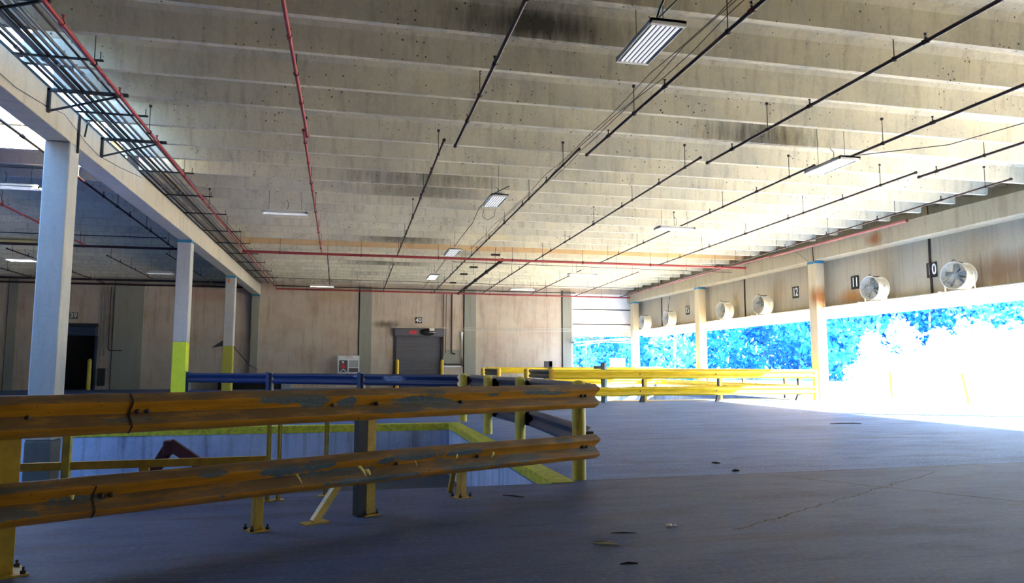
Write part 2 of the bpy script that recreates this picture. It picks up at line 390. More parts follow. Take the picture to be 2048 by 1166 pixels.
# walls
D3X0, D3X1 = 15.96, 21.1
w = MB()
def wall_far(x0, x1, z0, z1): w.box(x0, x1, FARY, FARY + .3, z0, z1)
D39 = (-17.75, -15.85, 3.5); D40 = (3.15, 6.45, 3.95)
wall_far(-31, D39[0], 0, 7.9); wall_far(D39[0], D39[1], D39[2], 7.9); wall_far(D39[1], D40[0], 0, 7.9); wall_far(D40[0], D40[1], D40[2], 7.9)
wall_far(D40[1], D3X0, 0, 7.9); wall_far(D3X0, 21.9, 6.85, 7.9)
wf = struct('wall_far', w, MT['wall'])
for (a, b) in ((.68, 1.49), (8.0, 8.83), (15.31, 15.96), (-14.82, -13.08), (-20.9, -20.4), (-24.5, -23.2)):
    p = MB(); p.box(a, b, FARY - .12, FARY, 0, 7.0); obj('pilaster', p, MT['pilaster'], wf)
    p = MB(); p.box(a - .07, a, FARY - .02, FARY, 0, 7.0); obj('joint_strip', p, MT['dark'], wf)
w = MB(); w.box(-31.3, -31, -8, FARY + .3, 0, 7.9); struct('wall_left', w, MT['wall'])
w = MB(); w.box(-31.3, 21.4, -8.3, -8, 0, 7.9); struct('wall_back', w, MT['wall'])  # unseen, added so that no light enters from behind the camera
# right wall panels above the opening
PANX = 21.15; PB = 4.18
w = MB()
seams = [-8.3, 2.0, 12.0, 22.6, 35.6, 46.4, FARY + .3]
for a, b in zip(seams[:-1], seams[1:]): w.box(PANX, PANX + .25, a + .03, b - .03, PB, 7.9)
w.box(PANX, PANX + .25, -8.3, 4.5, -.3, PB)  # unseen solid stretch, added to darken the foreground and rib faces
wr = struct('wall_right', w, MT['panel'])
for y in seams[1:-1]:
    p = MB(); p.box(PANX + .02, PANX + .2, y - .03, y + .03, PB, 7.9); p.tube([(PANX - .01, y, PB), (PANX - .012, y + .02, 5.4), (PANX - .01, y - .02, 7.0)], .05, 8)
    obj('joint_sealant', p, MT['darkrust'], wr)
# shelf lintel, white
w = MB(); w.box(20.92, 21.5, -8, FARY, PB - .13, PB - .02); struct('trim_3', w, MT['whitepipe'])
# canopy outside
w = MB(); w.box(21.4, 22.55, -8, FARY + 2, 3.88, 4.12); w.box(22.5, 22.6, -8, FARY + 2, 3.76, 4.2)
tag(obj('canopy', w, MT['white'], loc=(22, 20, 3.88)), 'long white canopy strip running outside above the dock openings', 'canopy')

# roof: slab with an opening over the left beam
HX0, HX1, HY0, HY1 = -15.0, -5.35, 12.4, 21.9
w = MB()
def slab(x0, x1, y0, y1): w.box(x0, x1, y0, y1, SLABZ, SLABZ + .2)
slab(-31.3, HX0, -8.3, FARY + .3); slab(HX1, 21.5, -8.3, FARY + .3); slab(HX0, HX1, -8.3, HY0); slab(HX0, HX1, HY1, FARY + .3); slab(HX0, -6.42, 20.4, HY1)
ce = struct('ceiling', w, MT['ceil'])
ribs = [10.11, 11.56, 12.98, 14.57, 15.96, 17.8, 19.3, 20.62, 22.15, 23.7, 25.27, 26.8]
y = 26.8
while y < 49.8: y += 1.535 if len(ribs) % 2 else 1.5; ribs.append(round(y, 3))
y = 10.11
while y > -7: y -= 1.5; ribs.append(round(y, 3))
def rib_mesh(x0, x1, y, z0=RIBZ, dap_r=None, dap_l=None):
    m = MB(); b, t = .06, .11
    xs = [(x0, x1, z0)]
    if dap_r: xs = [(x0, dap_r, z0), (dap_r, x1, z0 + .3)]
    for (a, c, z) in xs:
        bb = b + (t - b) * (z - z0) / .6
        v = [(a, y - bb, z), (c, y - bb, z), (c, y + bb, z), (a, y + bb, z), (a, y - t, SLABZ - .12), (c, y - t, SLABZ - .12), (c, y + t, SLABZ - .12), (a, y + t, SLABZ - .12),
             (a, y - t - .1, SLABZ), (c, y - t - .1, SLABZ), (c, y + t + .1, SLABZ), (a, y + t + .1, SLABZ)]
        m.add(v, [(0, 3, 2, 1), (0, 1, 5, 4), (2, 3, 7, 6), (4, 5, 9, 8), (6, 7, 11, 10), (1, 2, 6, 5), (5, 6, 10, 9), (3, 0, 4, 7), (7, 4, 8, 11)])
    return m
for y in sorted(ribs):
    tan = abs(y - 34.5) < .8
    obj('rib', rib_mesh(-6.0, 21.1, y, dap_r=20.38), MT['ceil_tan'] if tan else MT['ceil'], ce)
for y in sorted(ribs):
    if HY0 - .2 < y < 20.5:
        obj('rib', rib_mesh(-31.2, HX0, y), MT['ceil'], ce)
    else: obj('rib', rib_mesh(-31.2, -6.35, y), MT['ceil'], ce)
# steel cross bar and curb in the roof opening
w = MB(); w.box(HX0, -6.45, 19.5, 19.62, 7.42, 7.66); w.box(HX0, HX1, HY0 - .06, HY0, 7.7, 8.1); w.box(-6.4, HX1, HY1, HY1 + .06, 7.7, 8.1)
w.box(HX0, HX1, 15.3, 15.45, 7.55, 7.7)
tag(obj('roof_opening_frame', w, flat('dark_grey_steel', (.035, .04, .05), .6), loc=(-10, 17, 7.7)), 'grey steel cross bars spanning the bright roof opening at far left', 'frame')

m = MB(); m.box(-6.38, -5.93, -8, FARY - .3, 6.975, 7.02); m.box(-6.02, -5.96, -8, FARY - .3, 7.02, 7.085)
tag(obj('steel_angle', m, MT['dark'], loc=(-6.2, 20, 6.975)), 'long black steel angle lying along the top of the left beam', 'steel angle')
# beams
def beam(name, x0, x1, z0, z1, label, cuts, mat='beam'):
    t = thing(name, label, 'beam', ((x0 + x1) / 2, 20, z0))
    for a, b in zip(cuts[:-1], cuts[1:]):
        m = MB(); m.box(x0, x1, a + .012, b - .012, z0, z1); obj('beam_section', m, MT[mat], t, bevel=.02)
    return t
beam('concrete_beam', BLX0, BLX1, 6.27, 6.97, 'long pale concrete beam on the left row of columns', [-8, 4.9, 17.15, 29.2, 40.45, FARY])
beam('concrete_beam', BRX0, BRX1 - .01, 6.24, 6.97, 'long concrete beam over the right openings with a rust stain', [-8, 5.6, 17.1, 28.65, 39.8, FARY], 'beam_r')

def column(x0, x1, y0, y1, z0, z1, mat, label, band=None, bandmat=None, tape=True):
    t = thing('concrete_column', label, 'column', ((x0 + x1) / 2, (y0 + y1) / 2, z0))
    m = MB(); zb = band if band else z0
    m.box(x0, x1, y0, y1, zb, z1); obj('shaft', m, mat, t, bevel=.03)
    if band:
        m = MB(); m.box(x0, x1, y0, y1, z0, band); obj('base_band', m, bandmat, t, bevel=.03)
    if tape:
        m = MB(); m.box(x0 - .006, x1 + .006, y0 - .006, y1 + .006, z1 - .13, z1 - .03); obj('top_band', m, MT['blueband'], t)
    return t
column(BLX0, BLX1, 16.7, 17.25, PD, 6.27, MT['column'], 'nearest left concrete column rising out of the pit', -.02, MT['dark_base'], tape=False)
c2 = column(BLX0, BLX1, 28.95, 29.45, 0, 6.27, MT['column'], 'second left concrete column with a bright lime yellow lower part', 2.39, MT['lime'])
c3 = column(-6.44, -5.94, 40.2, 40.7, 0, 6.27, MT['column'], 'third left concrete column with olive yellow lower part and orange lens', 2.54, MT['oliveband'])
column(BLX0, BLX1, FARY - .45, FARY - .01, 0, 6.27, MT['pilaster'], 'unpainted concrete column against the far wall at the end of the left beam')
m = MB(); m.box(-6.30, -6.20, 40.12, 40.19, 5.88, 6.08); obj('lens', m, MT['orange'], c3)
column(BRX0, BRX0 + .46, 28.4, 28.95, 0, 6.24, MT['column_r'], 'rust-stained right column at the end of the yellow guardrail')
column(BRX0, BRX0 + .46, 39.55, 40.1, 0, 6.24, MT['column_r'], 'middle right concrete column between two pairs of drum fans')
column(BRX0, BRX0 + .46, 49.8, 50.4, 0, 6.24, MT['column_r'], 'right concrete column in the far corner beside the white door')
column(BRX0, BRX0 + .46, 17.0, 17.5, 0, 6.24, MT['column_r'], 'right concrete column just outside the right edge of the picture')
column(BRX0, BRX0 + .46, 5.5, 6.0, 0, 6.24, MT['column_r'], 'right concrete column level with the front of the room')
column(BLX0, BLX1, 4.6, 5.1, 0, 6.27, MT['column'], 'left concrete column level with the front of the room', tape=False)

# ------------------------------------------------------------------ doors
d = thing('door_1', '', '', (4.8, FARY, 0), kind='structure')
m = MB(); n = 26
for i in range(n):
    z0 = D40[2] * i / n; z1 = D40[2] * (i + 1) / n
    m.add([(D40[0], FARY + .1, z0), (D40[1], FARY + .1, z0), (D40[1], FARY + .085, (z0 + z1) / 2), (D40[0], FARY + .085, (z0 + z1) / 2), (D40[0], FARY + .1, z1), (D40[1], FARY + .1, z1)], [(0, 1, 2, 3), (3, 2, 5, 4)])
obj('curtain', m, MT['door'], d)
m = MB(); m.box(D40[0] - .12, D40[1] + .12, FARY - .35, FARY, 3.55, 4.12); obj('hood', m, MT['door'], d, bevel=.08)
for x in (D40[0], D40[1]):
    m = MB(); m.box(x - .1, x + .06, FARY - .08, FARY + .12, 0, 3.6); obj('guide_rail', m, MT['dark'], d)
m = MB(); m.lathe([(.001, -.012), (.3, -.01), (.3, .01), (.001, .012)], (4.42, 0, 0), 20, 'X')
m2 = MB(); m2.add([(v[1] + 4.35, FARY - .36 + (v[0] - 4.42), 3.84 + v[2] * .45) for v in m.v], m.f); obj('red_sign', m2, MT['red'], d)
m = MB(); m.box(D40[0] - .3, D40[1] + .3, FARY - .2, FARY, 4.14, 4.22); obj('lintel_angle', m, MT['beam'], d)
d = thing('door_2', '', '', (-16.8, FARY, 0), kind='structure')
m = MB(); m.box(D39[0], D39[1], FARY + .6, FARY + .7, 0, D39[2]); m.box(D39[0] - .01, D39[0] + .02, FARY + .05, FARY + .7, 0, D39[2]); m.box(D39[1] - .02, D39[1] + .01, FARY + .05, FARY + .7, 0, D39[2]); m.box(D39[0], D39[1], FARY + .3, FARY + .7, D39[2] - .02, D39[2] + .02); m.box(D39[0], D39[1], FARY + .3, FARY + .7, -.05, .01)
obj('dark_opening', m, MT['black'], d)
m = MB(); m.box(D39[0] - .1, D39[1] + .12, FARY - .3, FARY, 3.42, 4.0); obj('hood', m, MT['navy'], d, bevel=.06)
m = MB(); m.box(D39[0] - .1, D39[1] + .14, FARY - .32, FARY, 3.98, 4.2); obj('header', m, MT['dark'], d)
m = MB(); m.box(D39[1], D39[1] + .12, FARY - .1, FARY + .1, 0, 3.42); obj('guide_rail', m, MT['navy'], d)
# white sectional door half open, far right
d = thing('door_3', '', '', (18.5, FARY, 0), kind='structure')
for (z0, z1) in ((5.72, 6.85), (4.62, 5.66), (3.68, 4.56)):
    m = MB(); m.box(D3X0 + .02, D3X1 - .02, FARY + .06, FARY + .12, z0, z1); obj('door_section', m, MT['white_panel'], d, bevel=.015)
for z in (5.69, 4.59):
    m = MB(); m.box(D3X0, D3X1, FARY + .05, FARY + .13, z - .035, z + .035); obj('section_joint', m, MT['dark'], d)
m = MB(); m.bar((D3X0, FARY - .35, 3.2), (D3X1, FARY - .1, 3.62), .8, .1); m.bar((D3X0, FARY - .1, 3.62), (D3X1, FARY - .3, 3.3), .08, .08)
obj('open_section', m, MT['steel'], d)
for x in (D3X0 + .06, D3X1 - .1):
    m = MB(); m.box(x, x + .08, FARY - .02, FARY + .06, 0, 6.6); obj('track', m, MT['whitepipe'], d)
m = MB(); m.tube([(16.9, 50.5, 3.1), (17.6, 50.6, 3.3), (18.3, 50.7, 3.42), (20.6, 50.8, 3.5)], .03, 8); m.tube([(16.2, 50.6, 3.0), (18.5, 50.6, 3.28), (21, 50.7, 3.2)], .035, 8)
obj('spring_cable', m, MT['whitepipe'], d)
# outside the white door
g = thing('door_frame_post', 'blue downpipe with an elbow seen through the white door opening', 'pipe', (18.1, 54, 0))
m = MB(); m.tube([(18.1, 54, 0), (18.1, 54, 3.3)], .07); m.tube([(18.35, 54, 0), (18.35, 54, 2.0), (18.6, 54, 2.4), (19.0, 54, 2.6), (19.2, 54, 3.3)], .06); g.name = 'downpipe'
obj('pipe_run', m, flat('blue_pipe', (.02, .16, .42), .5), g)
m = MB(); m.box(20.3, 21.3, 53.8, 54.6, 0, 2.1)
tag(obj('white_cabinet', m, MT['white'], loc=(20.8, 54.2, 0), bevel=.04), 'white box cabinet standing outside the white door opening', 'cabinet')
g = thing('gate_frame', 'white gate-like frame standing far out in the yard', 'frame', (41.5, 90, 0))
m = MB(); m.box(37.6, 44.9, 89.8, 90.2, 4.1, 4.75); obj('crossbar', m, MT['white'], g, bevel=.03)
for x in (38.9, 43.7):
    m = MB(); m.box(x - .25, x + .25, 89.8, 90.2, 0, 4.1); obj('post', m, MT['white'], g)
for (x, yy, lean) in ((24.05, 24.3, .12), (25.0, 29.6, .02)):
    m = MB(); m.tube([(x + .1, yy, 0), (x + .1 - lean * 2, yy, 1.2), (x + .1 - lean * 2.1, yy, 1.24)], [.07, .07, .03], 12)
    tag(obj('bollard', m, MT['yellow'], loc=(x, yy, 0)), 'leaning yellow bollard in the bright yard outside' if lean > .1 else 'short yellow bollard in the bright yard just right of the stained column', 'bollard')
m = MB(); m.lathe([(.001, .42), (.25, .40), (.45, .26), (.52, 0)], (26.3, 45, 0), 18)
tag(obj('rubber_mound', m, flat('grey_rubber', (.12, .12, .13), .8), loc=(26.3, 45, 0)), 'small grey dome on the sunlit yard seen between the yellow rails', 'dome')

# ------------------------------------------------------------------ guardrails
def wprof(H=.32, D=.085, th=.005):
    h = H / 2
    pts = [(.0, h), (.012, h * .97), (D * .9, h * .70), (D, h * .58), (D * .92, h * .46), (D * .1, h * .12), (0, 0), (D * .1, -h * .12), (D * .92, -h * .46), (D, -h * .58), (D * .9, -h * .70), (.012, -h * .97), (0, -h)]
    # refine for smoothness
    v = 0; front = []; last = None
    for (o, z) in pts:
        if last: v += math.hypot(o - last[0], z - last[1])
        front.append((o + th, z, v)); last = (o, z)
    back = [(o - 2 * th, z, vv) for (o, z, vv) in front]
    return front + back[::-1]
def wbeam(parent, name, A, B, zc, nrm, mat, H=.32, D=.085, nseg=1, zoff=None, uo=0.0, bend=None, label=None):
    m = MB(); m.sweep(wprof(H, D), (A[0], A[1], zc), (B[0], B[1], zc), (nrm[0], nrm[1], 0), nseg, zoff, uo, bend)
    o = obj(name, m, mat, parent)
    if label: o['label'] = label
    return o

# near orange guardrail
t2 = Vector((.86291, .50535)); n2 = Vector((.50535, -.86291))
P0 = Vector((3.02, 9.31))
def L2(s, off=0.0): p = P0 + t2 * s + n2 * off; return (p.x, p.y)
gr = thing('guardrail', 'near guardrail of two peeling orange beams across the foreground', 'guardrail', (L2(-3.3)[0], L2(-3.3)[1], 0))
top_patches = [(3.70, .10, .30, .05), (3.95, .14, .14, .06), (4.30, .16, .10, .05), (5.35, .07, .13, .035), (5.15, .17, .30, .06), (5.5, .22, .25, .05), (6.9, .10, .22, .035), (7.2, .12, .25, .03), (1.2, .2, .12, .02), (2.35, .24, .2, .02), (6.2, .12, .08, .02), (4.9, .26, .3, .03)]
low_patches = [(1.35, .06, .42, .022), (1.25, .25, .55, .045), (2.0, .20, .2, .03), (3.0, .08, .1, .03), (3.65, .12, .20, .06), (4.0, .10, .16, .05), (4.25, .2, .4, .03), (4.75, .12, .09, .04), (5.15, .10, .3, .05), (5.75, .11, .22, .04), (6.6, .25, .35, .04), (7.4, .06, .2, .03), (8.0, .22, .3, .03), (4.6, .30, .5, .03), (5.9, .28, .4, .03)]
MT['orange_top'] = rail_paint('peeling_orange_paint_upper', (.70, .31, .018), (.20, .26, .27), .68, top_patches)
MT['orange_low'] = rail_paint('peeling_orange_paint_lower', (.66, .275, .018), (.19, .25, .27), .65, low_patches)
def dent(u, v): return .006 * math.sin(u * 5.1 + v * 9) + .004 * math.sin(u * 11.7)
UO = 0.0
# joints: upper splice at s=-5.61, lower at -5.81 ; rail runs s=-9 .. .16  (u = s + 7.9 -> visible starts at 1.5)
def near_beam(zc, split, mat, H, name, zf):
    for (a, b, off) in ((-9.0, split, .175), (split - .18, .16, .168)):
        wbeam(gr, name, L2(a, off - .04), L2(b, off - .04), zc, n2, mat, H=H, D=.088, nseg=60, uo=a + 7.9, zoff=lambda u, v, a=a: zf(a + u) + .3 * dent(a + u, v), bend=lambda u, v, a=a: dent(a + u, v))
near_beam(1.115, -5.55, MT['orange_top'], .315, 'rail_beam', lambda s: -.004 * s - .012)
near_beam(.485, -5.78, MT['orange_low'], .315, 'rail_beam', lambda s: -.0045 * (s + 3) - (.03 * max(0, (s + 2.4)) / 2.4 if s > -2.4 else 0))
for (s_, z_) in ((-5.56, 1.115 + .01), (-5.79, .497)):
    m = MB(); m.sweep(wprof(.318, .090), (*L2(s_ - .005, .139), z_), (*L2(s_ + .007, .139), z_), (n2.x, n2.y, 0)); obj('lap_shadow_strip', m, MT['darkrust'], gr)  # dark strip standing in for the shadow gap at each splice
# splice and post bolts
bolts = []
for s in (-5.50, -5.43): bolts += [(s, 1.115 + .02)]
for s in (-5.73, -5.66): bolts += [(s, .50)]
bolts += [(-6.25, 1.12), (-3.25, 1.12), (-3.75, 1.12), (-3.0, .50), (-.12, 1.11), (-.04, 1.11), (-.1, .45), (-.03, .45), (-1.9, .48), (-2.15, 1.1)]
for (s, z) in bolts:
    m = MB(); p = L2(s, .135); q = L2(s, .158)
    m.tube([(p[0], p[1], z), (q[0], q[1], z), (q[0] + n2.x * .008, q[1] + n2.y * .008, z)], [.02, .02, .008], 12); obj('bolt', m, MT['darkrust'], gr)
# curled flakes of paint standing off the beams
def flake(s, z, w, h, curl, lean):
    m = MB(); vs = []; N = 5
    for i in range(N + 1):
        t = i / N; wd = w * (1 - .75 * t); a = curl * t
        for sg in (-1, 1):
            x = s + sg * wd / 2 + lean * t
            p = L2(x, .235 + .035 * math.sin(a)); vs.append((p[0], p[1], z - h * t))
    fs = [(2 * i, 2 * i + 1, 2 * i + 3, 2 * i + 2) for i in range(N)]
    m.add(vs, fs, True); o = obj('paint_flake', m, MT['flake'], gr)
    so = o.modifiers.new('thick', 'SOLIDIFY'); so.thickness = .002
flake(-4.16, .52, .03, .10, 2.2, .05); flake(-3.50, .53, .05, .11, 2.6, .07); flake(-3.42, .49, .07, .06, 2.0, .03); flake(-2.83, .52, .02, .06, 1.5, .0); flake(-2.28, .54, .04, .05, 2.2, -.04); flake(-1.75, .52, .05, .05, 2.2, -.05); flake(-5.95, .12 + .42, .04, .03, 1.5, .0)
# posts
def hpost(parent, s, off, w, dpt, z1, rot_dark=True):
    cx, cy = L2(s, off); tt = t2; nn = n2
    m = MB(); a = Vector((cx, cy, 0))
    def rb(c, hw, hd, z0, z1, mb):
        c = Vector(c); X = Vector((tt.x, tt.y, 0)) * hw; Y = Vector((nn.x, nn.y, 0)) * hd
        v = [c + sx * X + sy * Y + Vector((0, 0, z)) for z in (z0, z1) for (sx, sy) in ((-1, -1), (1, -1), (1, 1), (-1, 1))]
        mb.add(v, [(0, 3, 2, 1), (4, 5, 6, 7), (0, 1, 5, 4), (1, 2, 6, 5), (2, 3, 7, 6), (3, 0, 4, 7)])
    rb(a + Vector((nn.x, nn.y, 0)) * (dpt / 2), w / 2, .005, .012, z1, m); rb(a - Vector((nn.x, nn.y, 0)) * (dpt / 2), w / 2, .005, .012, z1, m); rb(a, .004, dpt / 2, .012, z1, m)
    obj('post', m, MT['post_y'], parent, bevel=.002)
    m = MB(); rb(a, w * .85, dpt * .8, 0, .012, m); obj('base_plate', m, MT['post_y'], parent)
    for sx in (-1, 1):
        for sy in (-1, 1):
            q = a + Vector((tt.x, tt.y, 0)) * (sx * w * .68) + Vector((nn.x, nn.y, 0)) * (sy * dpt * .6)
            mm = MB(); mm.tube([q + Vector((0, 0, .012)), q + Vector((0, 0, .03))], .018, 6); mm.tube([q + Vector((0, 0, .03)), q + Vector((0, 0, .055))], .008, 6); obj('anchor_bolt', mm, MT['darkrust'], parent)
def boxpost(parent, s, off, w, z1, plate=True, mat='post_y'):
    cx, cy = L2(s, off); m = MB()
    X = Vector((t2.x, t2.y, 0)) * (w / 2); Y = Vector((n2.x, n2.y, 0)) * (w / 2); c = Vector((cx, cy, 0))
    v = [c + sx * X + sy * Y + Vector((0, 0, z)) for z in (.01, z1) for (sx, sy) in ((-1, -1), (1, -1), (1, 1), (-1, 1))]
    m.add(v, [(0, 3, 2, 1), (4, 5, 6, 7), (0, 1, 5, 4), (1, 2, 6, 5), (2, 3, 7, 6), (3, 0, 4, 7)]); obj('post', m, MT[mat], parent, bevel=.004)
    if plate:
        m = MB(); v = [c + sx * X * 2.1 + sy * Y * 2.1 + Vector((0, 0, z)) for z in (0, .012) for (sx, sy) in ((-1, -1), (1, -1), (1, 1), (-1, 1))]
        m.add(v, [(0, 3, 2, 1), (4, 5, 6, 7), (0, 1, 5, 4), (1, 2, 6, 5), (2, 3, 7, 6), (3, 0, 4, 7)]); obj('base_plate', m, MT[mat], parent)
        for sx in (-1, 1):
            for sy in (-1, 1):
                q = c + X * 1.7 * sx + Y * 1.7 * sy; mm = MB(); mm.tube([q + Vector((0, 0, .012)), q + Vector((0, 0, .034))], .02, 6); mm.tube([q + Vector((0, 0, .034)), q + Vector((0, 0, .06))], .009, 6); obj('anchor_bolt', mm, MT['darkrust'], parent)
boxpost(gr, -6.34, .04, .15, 1.24)
# middle post: black front flange beside a yellow channel
hpost(gr, -3.25, -.02, .10, .17, 1.2)
cx, cy = L2(-3.36, .03); m = MB(); m.bar((cx, cy, .012), (cx, cy, 1.15), .09, .10, up=(n2.x, n2.y, 0)); obj('black_post_web', m, MT['dark'], gr)
a = L2(-3.85, .02); b = L2(-3.35, -.02)
m = MB(); m.bar((a[0], a[1], .01), (b[0], b[1], .62), .06, .07); obj('brace', m, MT['post_y'], gr)
m = MB(); m.bar((a[0] - .1, a[1] - .05, .006), (a[0] + .12, a[1] + .07, .006), .14, .012); obj('base_plate', m, MT['post_y'], gr)
boxpost(gr, -1.95, -.08, .085, .55)
a = L2(-2.0, -.12); m = MB(); m.bar((a[0] - .02, a[1] + .35, 0.01), (a[0] + .02, a[1] + .05, .5), .05, .05); obj('brace', m, MT['post_y'], gr)
boxpost(gr, -4.38, -.06, .085, .55)

def bollard(x, y, z1, r, label, mat, dome=True, group='round bollards around the near pit'):
    t = thing('bollard', label, 'bollard', (x, y, 0), group)
    m = MB(); pr = [(r, 0), (r, z1 - r * .7)]
    for k in range(1, 6): a = k / 5 * PI / 2; pr.append((max(.001, r * math.cos(a)), z1 - r * .7 + r * .7 * math.sin(a)))
    m.lathe(pr, (x, y, 0), 24); obj('pipe', m, mat, t)
    return t
bollard(3.03, 9.36, 1.31, .092, 'yellow bollard at the right end of the orange guardrail', MT['bollard'])
bollard(3.23, 13.61, 1.30, .10, 'yellow bollard second nearest, behind the end of the orange guardrail', MT['bollard'])
bollard(3.05, 15.96, 1.30, .10, 'yellow bollard third nearest along the right edge of the pit', MT['bollard'])
bollard(3.08, 19.66, 1.30, .10, 'yellow bollard where the long blue rail turns the corner', MT['bollard'])
MT['blue_rail'] = rail_paint('blue_rail_paint', (.010, .034, .14), (.3, .4, .6), .80, [(9.6, .15, .35, .07), (8.2, .1, .1, .03)], rust=False)
MT['blue_rail2'] = rail_paint('dull_blue_grey_rail_paint', (.022, .045, .13), (.02, .03, .05), .8, rust=False)
# blue side rails between the bollards
side = thing('guardrail', 'dark blue side guardrail running between the bollards beside the pit', 'guardrail', (3.2, 14.5, 0))
sp = [(3.27, 9.5), (3.47, 13.6), (3.30, 15.96), (3.31, 19.7)]
for a, b in zip(sp[:-1], sp[1:]):
    dv = Vector((b[0] - a[0], b[1] - a[1])).normalized(); nn = (-dv.y, dv.x)
    a2 = (a[0] + dv.x * .05, a[1] + dv.y * .05); b2 = (b[0] - dv.x * .05, b[1] - dv.y * .05)
    for z in (1.10, .50): wbeam(side, 'rail_beam', a2, b2, z, nn, MT['blue_rail2'], H=.33)
    for z in (1.10, .50):
        for q in (a, b):
            m = MB(); m.box(q[0] - .14, q[0] - .02, q[1] - .09, q[1] + .09, z - .12, z + .12); obj('bracket', m, MT['dark'], side)
# long blue rail at the far side of the pit
A = Vector((3.06, 19.8)); B = Vector((-5.8, 27.5)); tb = (A - B).normalized(); nb_ = Vector((tb.y, -tb.x))
blue = thing('guardrail', 'long blue guardrail beyond the pit from the corner bollard to the second column', 'guardrail', (-1.4, 23.6, 0))
def LB(s, off=0): p = A + tb * s + nb_ * off; return (p.x, p.y)
for (a, b) in ((-11.3, -7.33), (-7.25, -3.62), (-3.5, -.05)):
    for z in (1.10, .50): wbeam(blue, 'rail_beam', LB(a + .1, .0), LB(b - .02 - (.04 if b > -.1 else 0), .0), z, nb_, MT['blue_rail'], H=.33, D=.085, uo=a + 12, nseg=12, bend=lambda u, v: .01 * math.sin(u * 3))
for s in (-11.32, -7.33, -3.56):
    c = LB(s, .03); m = MB(); m.bar((c[0], c[1], 0), (c[0], c[1], 1.31), .12, .16, up=(nb_.x, nb_.y, 0)); obj('post', m, MT['blue_rail2'], blue, bevel=.005)
    c = LB(s + .1, .0); m = MB(); m.bar((c[0], c[1], 0), (c[0], c[1], 1.28), .08, .1, up=(nb_.x, nb_.y, 0)); obj('post_web', m, MT['dark'], blue)
m = MB(); m.bar((-5.55, 27.2, 0), (-5.55, 27.2, 1.3), .08, .2); obj('end_post', m, MT['lime'], blue)

# yellow guardrails around the far pit
MT['yel_rail'] = rail_paint('bright_yellow_rail_paint', (.80, .54, .012), (.3, .3, .3), .9, rust=False)
MT['grey_rail'] = rail_paint('bare_grey_rail', (.09, .09, .10), (.15, .15, .16), .7, rust=False)
yf = thing('guardrail', 'long bright yellow guardrail in front of the far pit up to the right column', 'guardrail', (14, 28.3, 0))
for (a, b) in ((8.12, 12.3), (12.25, 16.2), (16.15, 20.05)):
    for z, sgn in ((1.16, 1), (.46, 1)):
        wbeam(yf, 'rail_beam', (a, 28.28), (b, 28.28), z, (0, -1), MT['yel_rail'], H=.38, D=.09, nseg=10, zoff=(lambda u, v: -.03 * max(0, 1 - abs(u - 2.6) / .8)) if (z < 1 and a < 9) else None)
for x in (12.1, 15.55, 19.4):
    m = MB(); m.bar((x, 28.42, 0), (x, 28.42, 1.32), .14, .14, up=(0, 1, 0)); obj('post', m, MT['yellow'], yf)
    m = MB(); m.bar((x - .1, 28.38, 0), (x - .1, 28.38, 1.3), .05, .14, up=(0, 1, 0)); obj('post_web', m, MT['dark'], yf)
    m = MB(); m.add([(x - .28, 28.42, 0), (x - .05, 28.42, 0), (x - .07, 28.42, .55), (x - .28, 28.3, 0), (x - .05, 28.3, 0), (x - .07, 28.3, .55)], [(0, 1, 2), (5, 4, 3), (0, 2, 5, 3), (0, 3, 4, 1)]); obj('gusset', m, MT['dark'], yf)
    for bx in (x,):
        m = MB(); m.tube([(bx - .3, 28.2, 1.16), (bx - .3, 28.18, 1.16)], .03, 8); obj('bolt', m, MT['darkrust'], yf); m = MB(); m.tube([(bx - .3, 28.2, .46), (bx - .3, 28.18, .46)], .03, 8); obj('bolt', m, MT['darkrust'], yf)
m = MB(); m.bar((20.1, 28.3, 0), (20.1, 28.3, 1.35), .16, .14, up=(0, 1, 0)); obj('end_post', m, MT['yellow'], yf, bevel=.01)
tp = thing('tall_post', 'tall pale steel post with a black bracket rising behind the long yellow guardrail', 'post', (10.3, 28.5, 0))
m = MB(); m.bar((10.38, 28.47, 0), (10.38, 28.47, 1.62), .10, .12, up=(0, 1, 0)); obj('shaft', m, flat('pale_blue_steel', (.35, .55, .62), .5), tp)
m = MB(); m.bar((10.25, 28.47, 0), (10.25, 28.47, 1.62), .08, .12, up=(0, 1, 0)); obj('dark_flange', m, MT['dark'], tp)
m = MB(); m.box(9.92, 10.2, 28.4, 28.55, 1.38, 1.5); obj('bracket', m, MT['dark'], tp)
for (y, lab) in ((28.4, 'at the left end of the long yellow guardrail'), (32.7, 'second nearest on the left side of the far pit'), (39.0, 'third nearest on the left side of the far pit'), (43.9, 'at the back left corner of the far pit')):
    bollard(8.06, y, 1.40, .115, 'round bright yellow bollard ' + lab, MT['yellow'], group='bright bollards around the far pit')
ys = thing('guardrail', 'bare dark grey side guardrail sections between the bright yellow bollards', 'guardrail', (8.2, 35, 0))
for (a, b) in ((28.55, 32.5), (39.2, 43.7)):
    for z in (1.16, .46): wbeam(ys, 'rail_beam', (8.2, a), (8.2, b), z, (1, 0) if False else (-1, 0), MT['grey_rail'], H=.38)
yb = thing('guardrail', 'yellow guardrail along the back of the far pit', 'guardrail', (14, 44.2, 0))
for (a, b) in ((8.2, 12.2), (12.1, 16.1), (16.0, 20.0)):
    wbeam(yb, 'rail_beam', (a, 44.1), (b, 44.1), 1.24, (0, -1), MT['yel_rail'], H=.38, D=.09)
    wbeam(yb, 'rail_beam', (a, 44.1), (b, 44.1), .50, (0, -1), MT['yel_rail'], H=.38, D=.09)
for x in (8.4, 12.1, 16.0, 19.6):
    m = MB(); m.bar((x, 44.25, 0), (x, 44.25, 1.45), .14, .14, up=(0, 1, 0)); obj('post', m, MT['dark'], yb)
